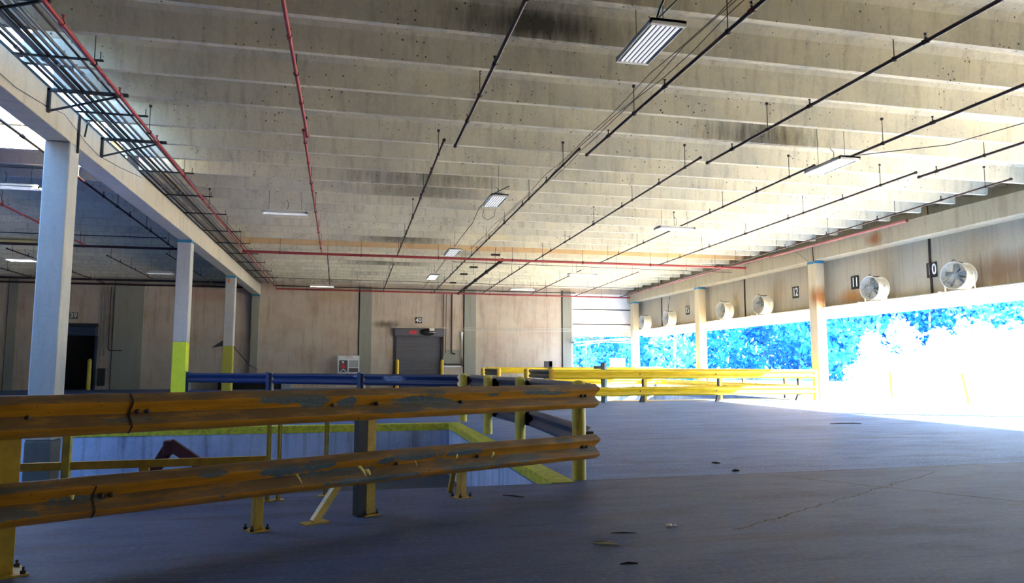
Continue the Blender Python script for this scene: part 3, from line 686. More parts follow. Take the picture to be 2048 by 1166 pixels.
m = MB(); m.box(12.0, 12.5, 43.9, 44.05, 1.45, 1.8); m.box(12.3, 12.5, 43.9, 44.05, 0, 1.8); tag(obj('tall_post', m, MT['dark'], loc=(12.3, 44, 0)), 'tall dark steel post with a bracket beyond the far pit', 'post')
yr = thing('guardrail', 'yellow guardrail along the right side of the far pit', 'guardrail', (19.9, 36, 0))
for z in (1.16, .46): wbeam(yr, 'rail_beam', (19.9, 29), (19.9, 44), z, (-1, 0), MT['yel_rail'], H=.38)
for y in (30.5, 34.2, 38, 41.8):
    m = MB(); m.bar((20.05, y, 0), (20.05, y, 1.35), .12, .14); obj('post', m, MT['dark'], yr)

# low railing at the near edge of the pit
lr = thing('low_railing', 'low yellow railing bar at the near edge of the pit behind the orange guardrail', 'railing', (-2.4, 8.9, 0))
m = MB(); m.bar((-5.6, 8.9, .40), (-.9, 8.9, .425), .05, .085); obj('bar', m, MT['post_y'], lr)
m = MB(); m.bar((-2.97, 8.86, 0), (-2.97, 8.86, 1.1), .075, .075); obj('post', m, MT['bollard'], lr)
m = MB(); m.bar((-2.2, 8.93, 0), (-2.2, 8.93, .38), .1, .06); obj('short_leg', m, MT['post_y'], lr)
for (x, y, l) in ((-.86, 8.62, 'left one of the close pair of thin yellow posts at the pit edge'), (-.75, 8.68, 'right one of the close pair of thin yellow posts at the pit edge'), (-.24, 8.83, 'lone thin yellow post at the pit edge right of the close pair')):
    t = thing('thin_post', l, 'post', (x, y, 0))
    m = MB(); m.bar((x, y, .008), (x, y, 1.12), .028, .028); m.bar((x + .026, y, .008), (x + .026, y, 1.12), .016, .016); obj('rod', m, MT['bollard'], t)
    m = MB(); m.box(x - .07, x + .07, y - .05, y + .05, 0, .008); obj('base_plate', m, MT['post_y'], t)
# red steel arm in the pit
ra = thing('dock_lift', 'dark red bent steel arm standing up inside the pit', 'lift', (-3.0, 14.5, PD))
m = MB(); m.bar((-3.62, 14.5, -.80), (-3.17, 14.5, .03), .20, .13, up=(0, 1, 0)); obj('left_leg', m, MT['rust'], ra, bevel=.01)
m = MB(); m.bar((-3.16, 14.46, .085), (-2.1, 14.3, -.64), .20, .12, up=(0, 1, 0)); obj('right_leg', m, MT['rust'], ra, bevel=.01)
m = MB(); m.box(-3.26, -3.10, 14.38, 14.6, -.12, .15); obj('knuckle', m, MT['rust'], ra, bevel=.03)
m = MB(); m.box(-3.9, -1.9, 14.0, 15.0, PD, -.75); obj('base', m, MT['rust'], ra)
m = MB(); m.box(-4.3, -3.9, 13.2, 13.6, PD, -.38); tag(obj('crate', m, MT['blueplastic'], loc=(-4.1, 13.4, PD), bevel=.02), 'blue plastic crate on the floor of the pit', 'crate')

# ------------------------------------------------------------------ lights
def fixture(x0, x1, y0, y1, z, lit, label, ntube=6, axis='Y', wire=None, group='hanging fluorescent fixtures', rod_top=RIBZ):
    t = thing('fluorescent_fixture', label, 'ceiling light', ((x0 + x1) / 2, (y0 + y1) / 2, z), group)
    cx, cy = (x0 + x1) / 2, (y0 + y1) / 2
    m = MB()
    if axis == 'Y':
        m.box(x0, x1, y0, y1, z + .05, z + .09); m.box(x0, x1, y0, y0 + .05, z, z + .09); m.box(x0, x1, y1 - .05, y1, z, z + .09); m.box(x0, x0 + .015, y0, y1, z + .01, z + .07); m.box(x1 - .015, x1, y0, y1, z + .01, z + .07)
        m.box(cx - .08, cx + .08, y0 + .1, y1 - .1, z + .09, z + .14)
    else:
        m.box(x0, x1, y0, y1, z + .05, z + .09); m.box(x0, x0 + .05, y0, y1, z, z + .09); m.box(x1 - .05, x1, y0, y1, z, z + .09); m.box(x0, x1, y0, y0 + .015, z + .01, z + .07); m.box(x0, x1, y1 - .015, y1, z + .01, z + .07)
        m.box(x0 + .1, x1 - .1, cy - .08, cy + .08, z + .09, z + .14)
    obj('housing', m, MT['white'], t)
    for k in range(ntube):
        m = MB(); r = MB()
        if axis == 'Y':
            x = x0 + .05 + (x1 - x0 - .1) * (k + .5) / ntube; m.tube([(x, y0 + .05, z + .025), (x, y1 - .05, z + .025)], .016, 8)
            hw = (x1 - x0 - .1) / ntube / 2
            r.add([(x - hw, y0 + .05, z + .012), (x - hw, y1 - .05, z + .012), (x, y1 - .05, z + .052), (x, y0 + .05, z + .052), (x + hw, y0 + .05, z + .012), (x + hw, y1 - .05, z + .012)], [(0, 1, 2, 3), (3, 2, 5, 4)])
        else:
            y = y0 + .03 + (y1 - y0 - .06) * (k + .5) / ntube; m.tube([(x0 + .05, y, z + .025), (x1 - .05, y, z + .025)], .018, 8)
            hw = (y1 - y0 - .06) / ntube / 2
            r.add([(x0 + .05, y - hw, z + .012), (x1 - .05, y - hw, z + .012), (x1 - .05, y, z + .052), (x0 + .05, y, z + .052), (x0 + .05, y + hw, z + .012), (x1 - .05, y + hw, z + .012)], [(0, 1, 2, 3), (3, 2, 5, 4)])
        obj('tube', m, MT['tube_on'] if lit else MT['tube'], t); obj('reflector', r, MT['reflector'], t)
    for sgn in (-1, 1):
        px, py = (cx, cy + sgn * (y1 - y0) * .36) if axis == 'Y' else (cx + sgn * (x1 - x0) * .36, cy)
        m = MB(); m.tube([(px, py, z + .12), (px, py, SLABZ)], .006, 6); obj('hanger_wire', m, MT['dark'], t)
    m = MB(); m.tube([(cx, cy, z + .13), (cx + .08, cy, z + .2), (cx + .1, cy + .02, z + .4), (cx + .02, cy + .05, 6.9)], .008, 6); obj('cord', m, MT['dark'], t)
    return t
fixture(4.13, 4.68, 9.22, 10.62, 6.4, False, 'nearest six-tube fluorescent fixture, large at the top of the picture')
fixture(3.93, 4.44, 20.15, 21.6, 6.4, False, 'second six-tube fixture along the central conduit with a loop of cord', 6)
fixture(4.05, 4.6, 30.15, 31.9, 6.4, False, 'third six-tube fixture along the central conduit, just before the red main pipe')
fixture(4.2, 4.75, 38.95, 40.9, 6.4, True, 'glowing fixture farthest along the central conduit')
fixture(11.3, 11.85, 14.6, 16.0, 6.4, True, 'glaring lit fixture under the bright right part of the ceiling')
fixture(-2.83, -1.42, 23.95, 24.3, 6.4, False, 'two-tube strip fixture hanging alone on the left of the ceiling', 2, 'X')
fixture(10.72, 12.12, 23.6, 24.1, 6.4, True, 'lit crosswise fixture in the middle of the bright ceiling', 3, 'X')
fixture(11.5, 13.05, 36.9, 37.3, 6.4, True, 'lit crosswise fixture just beyond the red main pipe', 3, 'X')
fixture(10.1, 11.7, 45.1, 45.5, 6.4, True, 'lit crosswise fixture close to the far wall on the right', 3, 'X')
fixture(-2.45, -1.0, 46.0, 46.4, 6.4, True, 'lit crosswise fixture close to the far wall on the left', 2, 'X')
fixture(-10.5, -8.51, 22.1, 22.4, 6.4, False, 'two-tube strip fixture beyond the left beam, left of the nearest column', 2, 'X')
fixture(-15.5, -14.3, 37.0, 37.8, 6.35, True, 'small lit fixture deep in the left bay', 2, 'X')
fixture(-10.6, -9.3, 41.4, 41.7, 6.4, False, 'dim strip fixture in the left bay beside the second column', 2, 'X')
m = MB(); m.box(-16.5, -13.6, 35.6, 36.4, 6.95, 7.05)
tag(obj('ceiling_panel', m, flat('warm_yellow_panel', (.75, .62, .25), .6), loc=(-15, 36, 6.95)), 'flat yellowish panel under the ceiling deep in the left bay', 'panel')

# ------------------------------------------------------------------ sprinkler pipes
def pipe(name, label, a, b, r, mat, group, hang=3.8, heads=3.0, phase=.6, hz=RIBZ, collar=True, r2=None):
    a = Vector(a); b = Vector(b); L = (b - a).length; d = (b - a) / L
    t = thing(name, label, 'pipe', tuple(a), group)
    m = MB(); m.tube([a, b], [r, r2 or r], 10); m.tube([a, a + d * .06], r * 1.35, 10); m.tube([b - d * .06, b], r * 1.35, 10); obj('pipe_run', m, mat, t)
    s = phase; k = 0
    while hang and s < L:
        p = a + d * s
        m = MB(); m.tube([p + Vector((0, 0, r)), Vector((p.x, p.y, hz + .25))], .009, 6); m.tube([p - d * .015, p + d * .015], r * 1.5, 10); m.tube([Vector((p.x, p.y, hz + .22)), Vector((p.x, p.y, hz + .27))], .035, 8); obj('hanger', m, MT['darkrust'], t)
        s += hang
    s = phase + hang * .45 if hang else 1.0
    while heads and s < L:
        p = a + d * s
        m = MB(); m.tube([p, p + Vector((0, 0, r + .05))], .016, 8); m.tube([p + Vector((0, 0, r + .06)), p + Vector((0, 0, r + .10)), p + Vector((0, 0, r + .105))], [.018, .018, .035], 8); m.tube([p - d * .05, p + d * .05], r * 1.4, 10); obj('sprinkler_head', m, mat, t)
        s += heads
    return t
ordn = ['first', 'second', 'third', 'fourth', 'fifth', 'sixth', 'seventh']
GN = 'sprinkler branches over the near half'; GF = 'sprinkler branches up to the red main'; GB = 'sprinkler branches behind the red main'
nearX = [(-1.05, -1.04), (2.37, 2.38), (5.81, 5.69), (9.19, 8.98), (12.35, 12.23), (15.55, 15.43)]
for i, (xa, xb) in enumerate(nearX):
    mt = MT['redpipe'] if i < 1 else MT['brownpipe']
    pipe('sprinkler_pipe', f'{"red" if i < 1 else "dark red"} sprinkler pipe over the foreground, {ordn[i]} one from the left', (xa, -3, 6.78), (xb, 16.75, 6.75), .034, mt, GN, phase=.9 + .3 * i)
midX = [(-1.1, -1.32), (2.06, 2.1), (5.36, 5.5), (8.58, 8.8), (11.84, 12.15), (14.98, 15.35), (18.13, 18.85)]
for i, (xa, xb) in enumerate(midX):
    mt = MT['redpipe'] if i in (0,) else MT['brownpipe']
    pipe('sprinkler_pipe', f'{"red" if i < 1 else "dark red"} sprinkler pipe ending at the red cross main, {ordn[i]} from the left', (xa, 16.32, 6.75), (xb, 33.85, 6.64), .03, mt, GF, phase=.9 + .25 * (i % 3), r2=.026)
farX = [(-1.08, 34.6, -1.31, 48.4, .02), (2.12, 36.7, 2.21, 50.35, .024), (5.46, 34.7, 5.69, 50.35, .03), (8.68, 34.0, 9.14, 50.35, .03), (12.14, 36.9, 12.67, 50.35, .024), (15.46, 36.9, 16.12, 50.35, .024), (18.89, 33.9, 19.61, 50.35, .03)]
for i, (xa, ya, xb, yb, r) in enumerate(farX):
    pipe('sprinkler_pipe', f'thin dark sprinkler pipe behind the red cross main, {ordn[i]} one from the left', (xa, ya, 6.65), (xb, yb, 6.62), r, MT['brownpipe'], GB, phase=.8 + .2 * (i % 4))
pipe('supply_pipe', 'thick dark pipe slanting from the red cross main to the far wall', (7.16, 33.9, 6.62), (7.49, 50.5, 6.62), .075, MT['darkrust'], None, hang=4, heads=0)
sup = None
for (x, y, wd_) in ((6.9, 34.3, .42), (6.6, 38.9, .42), (6.55, 42.0, .42), (6.55, 46.6, .42)):
    t = thing('hanger_bar', f'short black trapeze bar left of the thick slanting pipe, {["first", "second", "third", "fourth"][[34.3, 38.9, 42.0, 46.6].index(y)]} from the camera', 'hanger', (x, y, 6.9), 'trapeze bars beside the thick slanting pipe')
    m = MB(); m.box(x - wd_ / 2, x + wd_ / 2, y - .1, y + .1, 6.88, 6.96); obj('bar', m, MT['darkrust'], t); m = MB(); m.tube([(x, y, 6.5), (x, y, 7.7)], .01, 6); obj('rod', m, MT['dark'], t)
pipe('main_pipe', 'red cross main pipe running across the middle of the ceiling', (-4.75, 33.87, 6.62), (20.2, 33.87, 6.6), .06, MT['redpipe'], None, hang=3.6, heads=0, phase=1.6)
pipe('main_pipe', 'red main pipe running along the top of the far wall', (-4.86, 50.4, 6.66), (20.65, 50.4, 6.56), .055, MT['redpipe'], None, hang=4.2, heads=0, phase=2)
pipe('sprinkler_pipe', 'bright red sprinkler pipe beside the bundle of conduits along the left beam', (-4.2, -3, 6.76), (-4.60, 24, 6.74), .036, MT['redpipe'], None, phase=1.2)
pipe('sprinkler_pipe', 'thin red sprinkler pipe continuing along the left conduits to the far wall', (-4.62, 23.6, 6.74), (-4.8, 50.2, 6.66), .03, MT['redpipe'], None, phase=1.5)
pipe('wall_pipe', 'thick pinkish red pipe under the rib ends along the right beam', (20.2, 22.6, 6.9), (20.25, 31.5, 6.88), .055, MT['copper_run'], None, hang=0, heads=0)
pipe('wall_pipe', 'thin reddish pipe running along the top of the right beam to the far corner', (20.3, 31.8, 6.93), (20.32, 50.3, 6.80), .04, MT['copper_run'], None, hang=0, heads=0)
pipe('cross_pipe', 'thin grey conduit crossing the ceiling just beyond the red main', (4.9, 34.9, 6.6), (20.2, 35.3, 6.55), .014, MT['darkrust'], None, hang=4, heads=0)
pipe('cross_pipe', 'thin dark pipe crossing the ceiling close to the far wall', (-5.2, 45.2, 6.8), (20, 45.4, 6.7), .014, MT['darkrust'], None, hang=5, heads=0)
pipe('cross_pipe', 'dark cable tray pipe just above the red pipe of the far wall', (-5.0, 50.0, 6.82), (16.0, 50.0, 6.78), .035, MT['darkrust'], None, hang=5, heads=0)
# left bay pipes
GL = 'sprinkler pipes in the left bay'
pipe('sprinkler_pipe', 'long dark sprinkler pipe in the left bay next to the left beam', (-7.3, 10, 6.78), (-7.75, 34.3, 6.75), .034, MT['brownpipe'], GL)
pipe('sprinkler_pipe', 'red sprinkler pipe in the left bay passing behind the nearest column', (-11.0, 18, 6.75), (-11.33, 34.3, 6.75), .034, MT['redpipe'], GL)
pipe('main_pipe', 'dark cross main pipe in the left bay behind the nearest column', (-24, 34.5, 6.72), (-6.5, 34.5, 6.72), .055, MT['brownpipe'], None, hang=4, heads=0)
pipe('sprinkler_pipe', 'thin sprinkler pipe beyond the left bay cross main, between the two nearest columns', (-11.3, 37.3, 6.72), (-11.6, 46.6, 6.72), .028, MT['brownpipe'], GL)
pipe('sprinkler_pipe', 'thin sprinkler pipe in the left bay seen left of the nearest column', (-15.0, 36.0, 6.72), (-15.2, 50, 6.72), .03, MT['brownpipe'], GL)
pipe('sprinkler_pipe', 'thin sprinkler pipe in the left bay at the left edge of the picture', (-18.2, 36.0, 6.72), (-18.4, 50, 6.72), .03, MT['brownpipe'], GL)
pipe('sprinkler_pipe', 'thin dark sprinkler pipe in the left bay right behind the second column', (-8.4, 36, 6.72), (-8.5, 50, 6.7), .026, MT['brownpipe'], GL)
pipe('main_pipe', 'dark main pipe along the top of the far wall of the left bay', (-28, 50.4, 6.72), (-6.5, 50.4, 6.70), .06, MT['brownpipe'], None, hang=4.5, heads=0)
pipe('cross_pipe', 'black beam-like pipe above the far wall of the left bay', (-28, 48.6, 6.80), (-6.5, 48.6, 6.8), .07, MT['dark'], None, hang=0, heads=0)
pipe('cross_pipe', 'dark bracketed pipe crossing the left bay near the nearest column', (-16, 21.2, 6.78), (-7.6, 21.2, 6.78), .03, MT['dark'], None, hang=0, heads=0)
pipe('cross_pipe', 'thin dark pipe crossing the left bay halfway', (-16, 32.4, 6.85), (-7.6, 32.4, 6.85), .02, MT['dark'], None, hang=0, heads=0)

# central conduit with cables joining the fixtures
cd = thing('conduit', 'thin dark conduit linking the central row of fixtures', 'conduit', (4.6, 9, 6.95))
m = MB(); m.tube([(4.75, -3, 7.0), (4.72, 9.2, 6.98), (4.62, 10.4, 6.95)], .014, 8); m.tube([(4.62, 20.9, 6.92), (4.3, 22, 6.9), (4.25, 24, 6.88), (4.45, 26.5, 6.88), (4.5, 30, 6.88), (4.6, 34, 6.85), (4.75, 41, 6.8), (4.86, 50.0, 6.8)], .014, 8); obj('run', m, MT['dark'], cd)
m = MB(); m.tube([(4.42, 9.85, 6.55), (4.36, 9.4, 6.75), (4.42, 9.15, 6.98)], .02, 8); obj('drop', m, MT['dark'], cd)
cw = thing('cable', 'thin loose cables following the third sprinkler pipe', 'cable', (5.5, 5, 6.85))
pts = lambda dx, amp, ph: [(5.60 + dx + amp * math.sin(y * .9 + ph) - .01 * y * .2, y, 6.86 + .03 * math.sin(y * 1.7 + ph)) for y in [i * 1.2 for i in range(-2, 28)]]
m = MB(); m.tube(pts(-.22, .03, 0), .007, 5); obj('strand', m, MT['dark'], cw)
m = MB(); m.tube(pts(-.12, .05, 2), .007, 5); obj('strand', m, MT['dark'], cw)
m = MB(); m.tube(pts(.0, .04, 4), .007, 5); obj('strand', m, MT['dark'], cw)
m = MB(); m.tube([(15.6, 8, 7.02), (15.0, 12, 6.98), (14.3, 14.5, 6.92), (12.2, 16.1, 6.9), (11.8, 15.8, 6.6)], .012, 6)
tag(obj('cable', m, MT['dark'], loc=(14, 12, 7)), 'thin dark cable leading to the glaring lit fixture on the right', 'cable')
m = MB(); m.tube([(4.36, 21.7, 6.36), (4.38, 22.0, 6.2), (4.2, 22.2, 6.12), (4.02, 22.1, 6.2), (4.0, 21.7, 6.36)], .008, 6)
tag(obj('cord', m, MT['dark'], loc=(4.2, 22, 6.3)), 'hanging loop of cord under the second six-tube fixture', 'cord')

# bundle of conduits along the left beam
CONX = [-5.72, -5.62, -5.45, -5.30, -5.15, -5.02, -4.80, -4.68]
for i, x in enumerate(CONX):
    r = [.028, .03, .05, .035, .03, .03, .022, .02][i]
    z = 6.95 + r
    pos = ['closest to the beam', 'second from the beam', 'third from the beam and thickest', 'fourth from the beam', 'fifth from the beam', 'sixth from the beam', 'seventh from the beam', 'farthest from the beam, thinnest'][i]
    t = thing('conduit', f'conduit of the bundle along the left beam, {pos}', 'conduit', (x, 0, z), 'conduits along the left beam')
    m = MB(); pt = [(x + .012 * math.sin(k * 1.3 + i), -3 + k * 3.3, z) for k in range(17)]; m.tube(pt, r, 10); obj('run', m, MT['conduit'] if i % 3 else MT['darkrust'], t)
    m = MB()
    for k in range(2, 17, 3): m.tube([(x, -3 + k * 3.3 + i * .2, z), (x, -2.9 + k * 3.3 + i * .2, z)], r * 1.3, 10)
    obj('couplings', m, MT['conduit'], t)
# triangular brackets
for (y, lab) in ((11.5, 'topmost black triangular bracket at the top left corner'), (15.4, 'black triangular bracket on the left beam before the nearest column'), (18.56, 'black triangular bracket on the left beam after the nearest column')):
    t = thing('wall_bracket', lab, 'bracket', (-5.9, y, 6.45), 'triangular brackets of the conduit bundle')
    m = MB(); m.bar((-5.87, y, 6.46), (-5.87, y, 6.94), .07, .05, up=(1, 0, 0)); obj('upright', m, MT['dark'], t)
    m = MB(); m.bar((-5.9, y, 6.915), (-4.45, y, 6.915), .07, .06); obj('arm', m, MT['dark'], t)
    m = MB(); m.bar((-5.86, y, 6.49), (-4.6, y, 6.885), .035, .035); obj('brace', m, MT['dark'], t)
sy = [13.71, 16.67, 21.49, 24.38, 27.2, 30.65, 33.6, 36.66, 39.67, 43.17, 46.5]
for i, y in enumerate(sy):
    t = thing('conduit_support', f'thin strut under the conduit bundle, {["first","second","third","fourth","fifth","sixth","seventh","eighth","ninth","tenth","eleventh"][i]} from the camera', 'strut', (-5.2, y, 6.9), 'struts under the conduit bundle')
    m = MB(); m.bar((-5.85, y, 6.93), (-4.4, y, 6.93), .04, .035); obj('strut', m, MT['dark'], t)
    m = MB(); m.tube([(-4.45, y, 6.93), (-4.45, y, 7.09)], .01, 6); obj('rod', m, MT['dark'], t)
m = MB(); m.tube([(-5.88, 9.5, 6.9), (-5.87, 11, 6.62), (-5.87, 12.6, 6.45), (-5.87, 14, 6.42), (-5.87, 15.3, 6.55), (-5.87, 16.2, 6.7), (-5.87, 17.5, 6.5), (-5.87, 18.4, 6.45), (-5.87, 20, 6.6), (-5.87, 22, 6.85)], .006, 5)
tag(obj('wire', m, MT['dark'], loc=(-5.87, 15, 6.5)), 'thin wire sagging along the face of the left beam', 'wire')
t = thing('hanging_pipe', 'short black drop pipe on the left beam between the two brackets', 'pipe', (-5.85, 17.1, 6.3)); m = MB(); m.tube([(-5.87, 17.05, 6.98), (-5.87, 17.05, 6.12)], .025, 8); m.tube([(-5.7, 17.3, 6.98), (-5.78, 17.25, 6.85), (-5.82, 17.25, 6.55)], .02, 8); obj('pipe_run', m, MT['dark'], t)

# ------------------------------------------------------------------ far wall fittings
def pipe_thing(name, label, runs, mat, cat='pipe'):
    t = thing(name, label, cat, runs[0][0][0])
    for (pts_, r) in runs:
        m = MB(); m.tube(pts_, r, 8); obj('run', m, mat, t)
    return t
WY = 50.88
pipe_thing('wall_pipe', 'thick dark red standpipe on the far wall right of the grey door', [([(7.09, WY, 6.6), (7.09, WY, 4.9), (7.09, WY, 2.5), (7.15, WY, 2.38), (7.35, WY, 2.36)], .05)], MT['brownpipe'])
pipe_thing('wall_pipe', 'pair of thin red pipes beside the right edge of the grey door', [([(6.50, WY, 6.6), (6.50, WY, 2.2)], .028), ([(6.68, WY, 6.6), (6.68, WY, 2.4)], .022)], MT['brownpipe'])
pipe_thing('wall_conduit', 'white L-shaped conduit framing the patch right of the grey door', [([(7.83, WY, 3.9), (7.83, WY, 1.46), (6.5, WY, 1.46)], .085)], MT['white'], 'conduit')
pipe_thing('wall_conduit', 'three thin parallel conduits running right across the far wall', [([(7.8, WY, 3.6), (7.82, WY, 3.9), (7.95, WY, 4.1), (15.96, WY - .2, 4.12), (20.9, WY - .3, 4.13)], .014), ([(7.7, WY, 3.6), (7.74, WY, 3.98), (7.95, WY, 4.2), (15.96, WY - .2, 4.21), (20.9, WY - .3, 4.22)], .014), ([(7.9, WY, 3.6), (7.9, WY, 3.8), (8.05, WY, 4.0), (15.96, WY - .2, 4.03)], .014)], MT['whitepipe'], 'conduit')
m = MB(); m.box(6.62, 7.75, FARY - .02, FARY, 1.7, 2.65); tag(obj('wall_plate', m, flat('grey_patch', (.26, .27, .23), .8), loc=(7.2, FARY, 1.7)), 'grey-green cement plate on the far wall inside the white conduit', 'plate')
m = MB(); m.box(6.55, 7.72, FARY - .04, FARY, 1.55, 1.68); tag(obj('wall_slot', m, MT['dark'], loc=(7.2, FARY, 1.55)), 'black slot under the grey-green plate on the far wall', 'slot')
pipe_thing('wall_pipe', 'pair of grey pipes on the far wall right of door 39', [([(-15.5, WY, 6.6), (-15.5, WY, 2.15)], .03), ([(-15.3, WY, 6.6), (-15.3, WY, 2.15)], .03)], MT['conduit'])
pipe_thing('wall_pipe', 'red pipe on the far wall bending right at mid height near door 39', [([(-15.05, WY, 6.6), (-15.05, WY, 2.6), (-14.95, WY, 2.48), (-14.2, WY, 2.5)], .035)], MT['brownpipe'])
m = MB(); m.box(-15.55, -15.15, FARY - .27, FARY - .02, .25, 1.35); tag(obj('electrical_box', m, MT['dark'], loc=(-15.35, FARY, .25), bevel=.02), 'dark electrical box low on the far wall right of door 39', 'box')
m = MB(); m.box(2.6, 2.95, FARY - .02, FARY, 2.1, 2.3); m.box(2.6, 2.95, FARY - .02, FARY, 2.4, 2.6); tag(obj('wall_notice', m, flat('tan_notice', (.5, .36, .2), .7), loc=(2.8, FARY, 2.1)), 'small tan notice on the far wall left of the grey door', 'notice')
for (x, z1, lab) in ((3.28, 1.95, 'yellow guard post at the left side of the grey door'), (6.38, 1.95, 'yellow guard post at the right side of the grey door'), (-15.95, 1.95, 'yellow guard post at the right side of dark door 39')):
    t = thing('guard_post', lab, 'post', (x, FARY - .5, 0)); m = MB(); m.lathe([(.12, 0), (.12, z1 - .12), (.1, z1 - .05), (.05, z1), (.001, z1 + .01)], (x, FARY - .5, 0), 16); obj('pipe', m, MT['yellow'] if x > 0 else MT['bollard'], t)
m = MB(); m.lathe([(.001, .0), (.2, .02), (.35, .08), (.42, .18)], (0, 0, 0), 24)
mm = MB(); mm.add([(5.35 + v[0] * 1.25, 50.4 + v[2] * .8, 3.86 + v[1] * .6) for v in m.v], m.f, True)
t = thing('dock_mirror', 'dark oval dome mirror with a white highlight block on the hood of the grey door', 'mirror', (5.35, 50.4, 3.86)); obj('dome', mm, MT['mirror'], t)
m = MB(); m.box(5.45, 5.8, 50.36, 50.5, 3.95, 4.12); obj('highlight_block', m, MT['white'], t, bevel=.03)  # white block modelled in place of the highlight on the dome
# safety board
sb = thing('safety_board', 'white framed safety notice board with a red figure before the far wall', 'notice board', (0, 50.3, 0))
bz0, bz1 = 1.0, 2.2
m = MB(); m.box(-.72, .72, 50.3, 50.33, bz0, bz1); obj('board', m, MT['signwhite'], sb)
m = MB(); m.box(-.62, -.06, 50.28, 50.3, bz0 + .08, 1.88); obj('picture', m, MT['photo'], sb)
m = MB(); m.box(.02, .64, 50.28, 50.3, 1.42, 1.88); obj('notice_sheet', m, MT['paper'], sb)
m = MB(); m.box(.02, .64, 50.28, 50.3, bz0 + .08, 1.36); obj('notice_sheet', m, MT['photo'], sb)
m = MB(); m.box(-.25, .25, 50.285, 50.3, 2.10, 2.13); m.box(-.2, .3, 50.285, 50.3, 2.0, 2.02); obj('heading', m, MT['red'], sb)
m = MB(); m.box(-.46, -.28, 50.26, 50.28, 1.5, 1.7); m.box(-.52, -.22, 50.262, 50.279, 1.38, 1.5); m.add([(-.4, 50.262, 1.2), (-.34, 50.262, 1.2), (-.3, 50.262, 1.38), (-.44, 50.262, 1.38)], [(0, 1, 2, 3)]); obj('red_figure', m, MT['red'], sb)
m = MB(); m.lathe([(.001, -.01), (.07, 0), (.001, .01)], (0, 0, 0), 14); m2 = MB(); m2.add([(-.37 + v[0], 50.265 + v[2], 1.76 + v[1]) for v in m.v], m.f); obj('figure_head', m2, MT['signwhite'], sb)
m = MB(); m.bar((-.55, 50.26, 1.1), (-.33, 50.26, 1.3), .05, .05); m.bar((-.33, 50.26, 1.3), (-.14, 50.26, 1.1), .05, .05); obj('pale_legs', m, MT['signwhite'], sb)
m = MB()
for x in (-.7, .7): m.box(x - .03, x + .03, 50.3, 50.36, 0, bz0 + .1)
m.box(-.72, .72, 50.3, 50.36, .1, .16); obj('stand', m, MT['whitepipe'], sb)
# number signs on the far wall
for (s, xc, zc, wd) in (('40', 4.75, 4.70, .48), ('39', -17.2, 4.70, .48)):
    t = thing('number_sign', f'black sign with the white number {s} on the far wall above ' + ('the grey door' if s == '40' else 'the dark open door'), 'sign', (xc, FARY - .02, zc))
    m = MB(); m.box(xc - wd / 2, xc + wd / 2, FARY - .03, FARY, zc - .21, zc + .21); obj('plate', m, MT['signblack'] if s == '40' else flat('dull_grey_plate', (.10, .11, .12), .6), t)
    text_part('numerals', s, .42, MT['signwhite'], t, (xc, FARY - .036, zc), (PI / 2, 0, 0))
# black junk behind the blue rail
m = MB(); m.box(-8.1, -4.3, 49.3, 50.3, 0, .9); tag(obj('dark_cabinet', m, MT['black'], loc=(-6.2, 49.8, 0)), 'low black cabinet at the foot of the far wall behind the blue rail', 'cabinet')
m = MB(); m.box(-4.25, -3.7, 49.4, 50.2, 0, .95); tag(obj('grey_cabinet', m, MT['steel'], loc=(-4, 49.8, 0)), 'narrow grey cabinet beside the low black cabinet', 'cabinet')
# side fin on third column
m = MB(); m.add([(-6.44, 40.3, 2.55), (-6.44, 40.3, 2.85), (-7.0, 40.2, 2.45), (-6.44, 40.36, 2.55), (-6.44, 40.36, 2.85), (-7.0, 40.26, 2.45)], [(0, 1, 2), (5, 4, 3), (0, 2, 5, 3), (1, 4, 5, 2)]); obj('metal_flap', m, MT['dark'], c3)
m = MB(); m.tube([(-5.93, 40.4, 2.5), (-5.3, 41.6, 1.6), (-4.9, 42.2, 1.3)], .02, 6); obj('stay_rod', m, MT['dark'], c3)

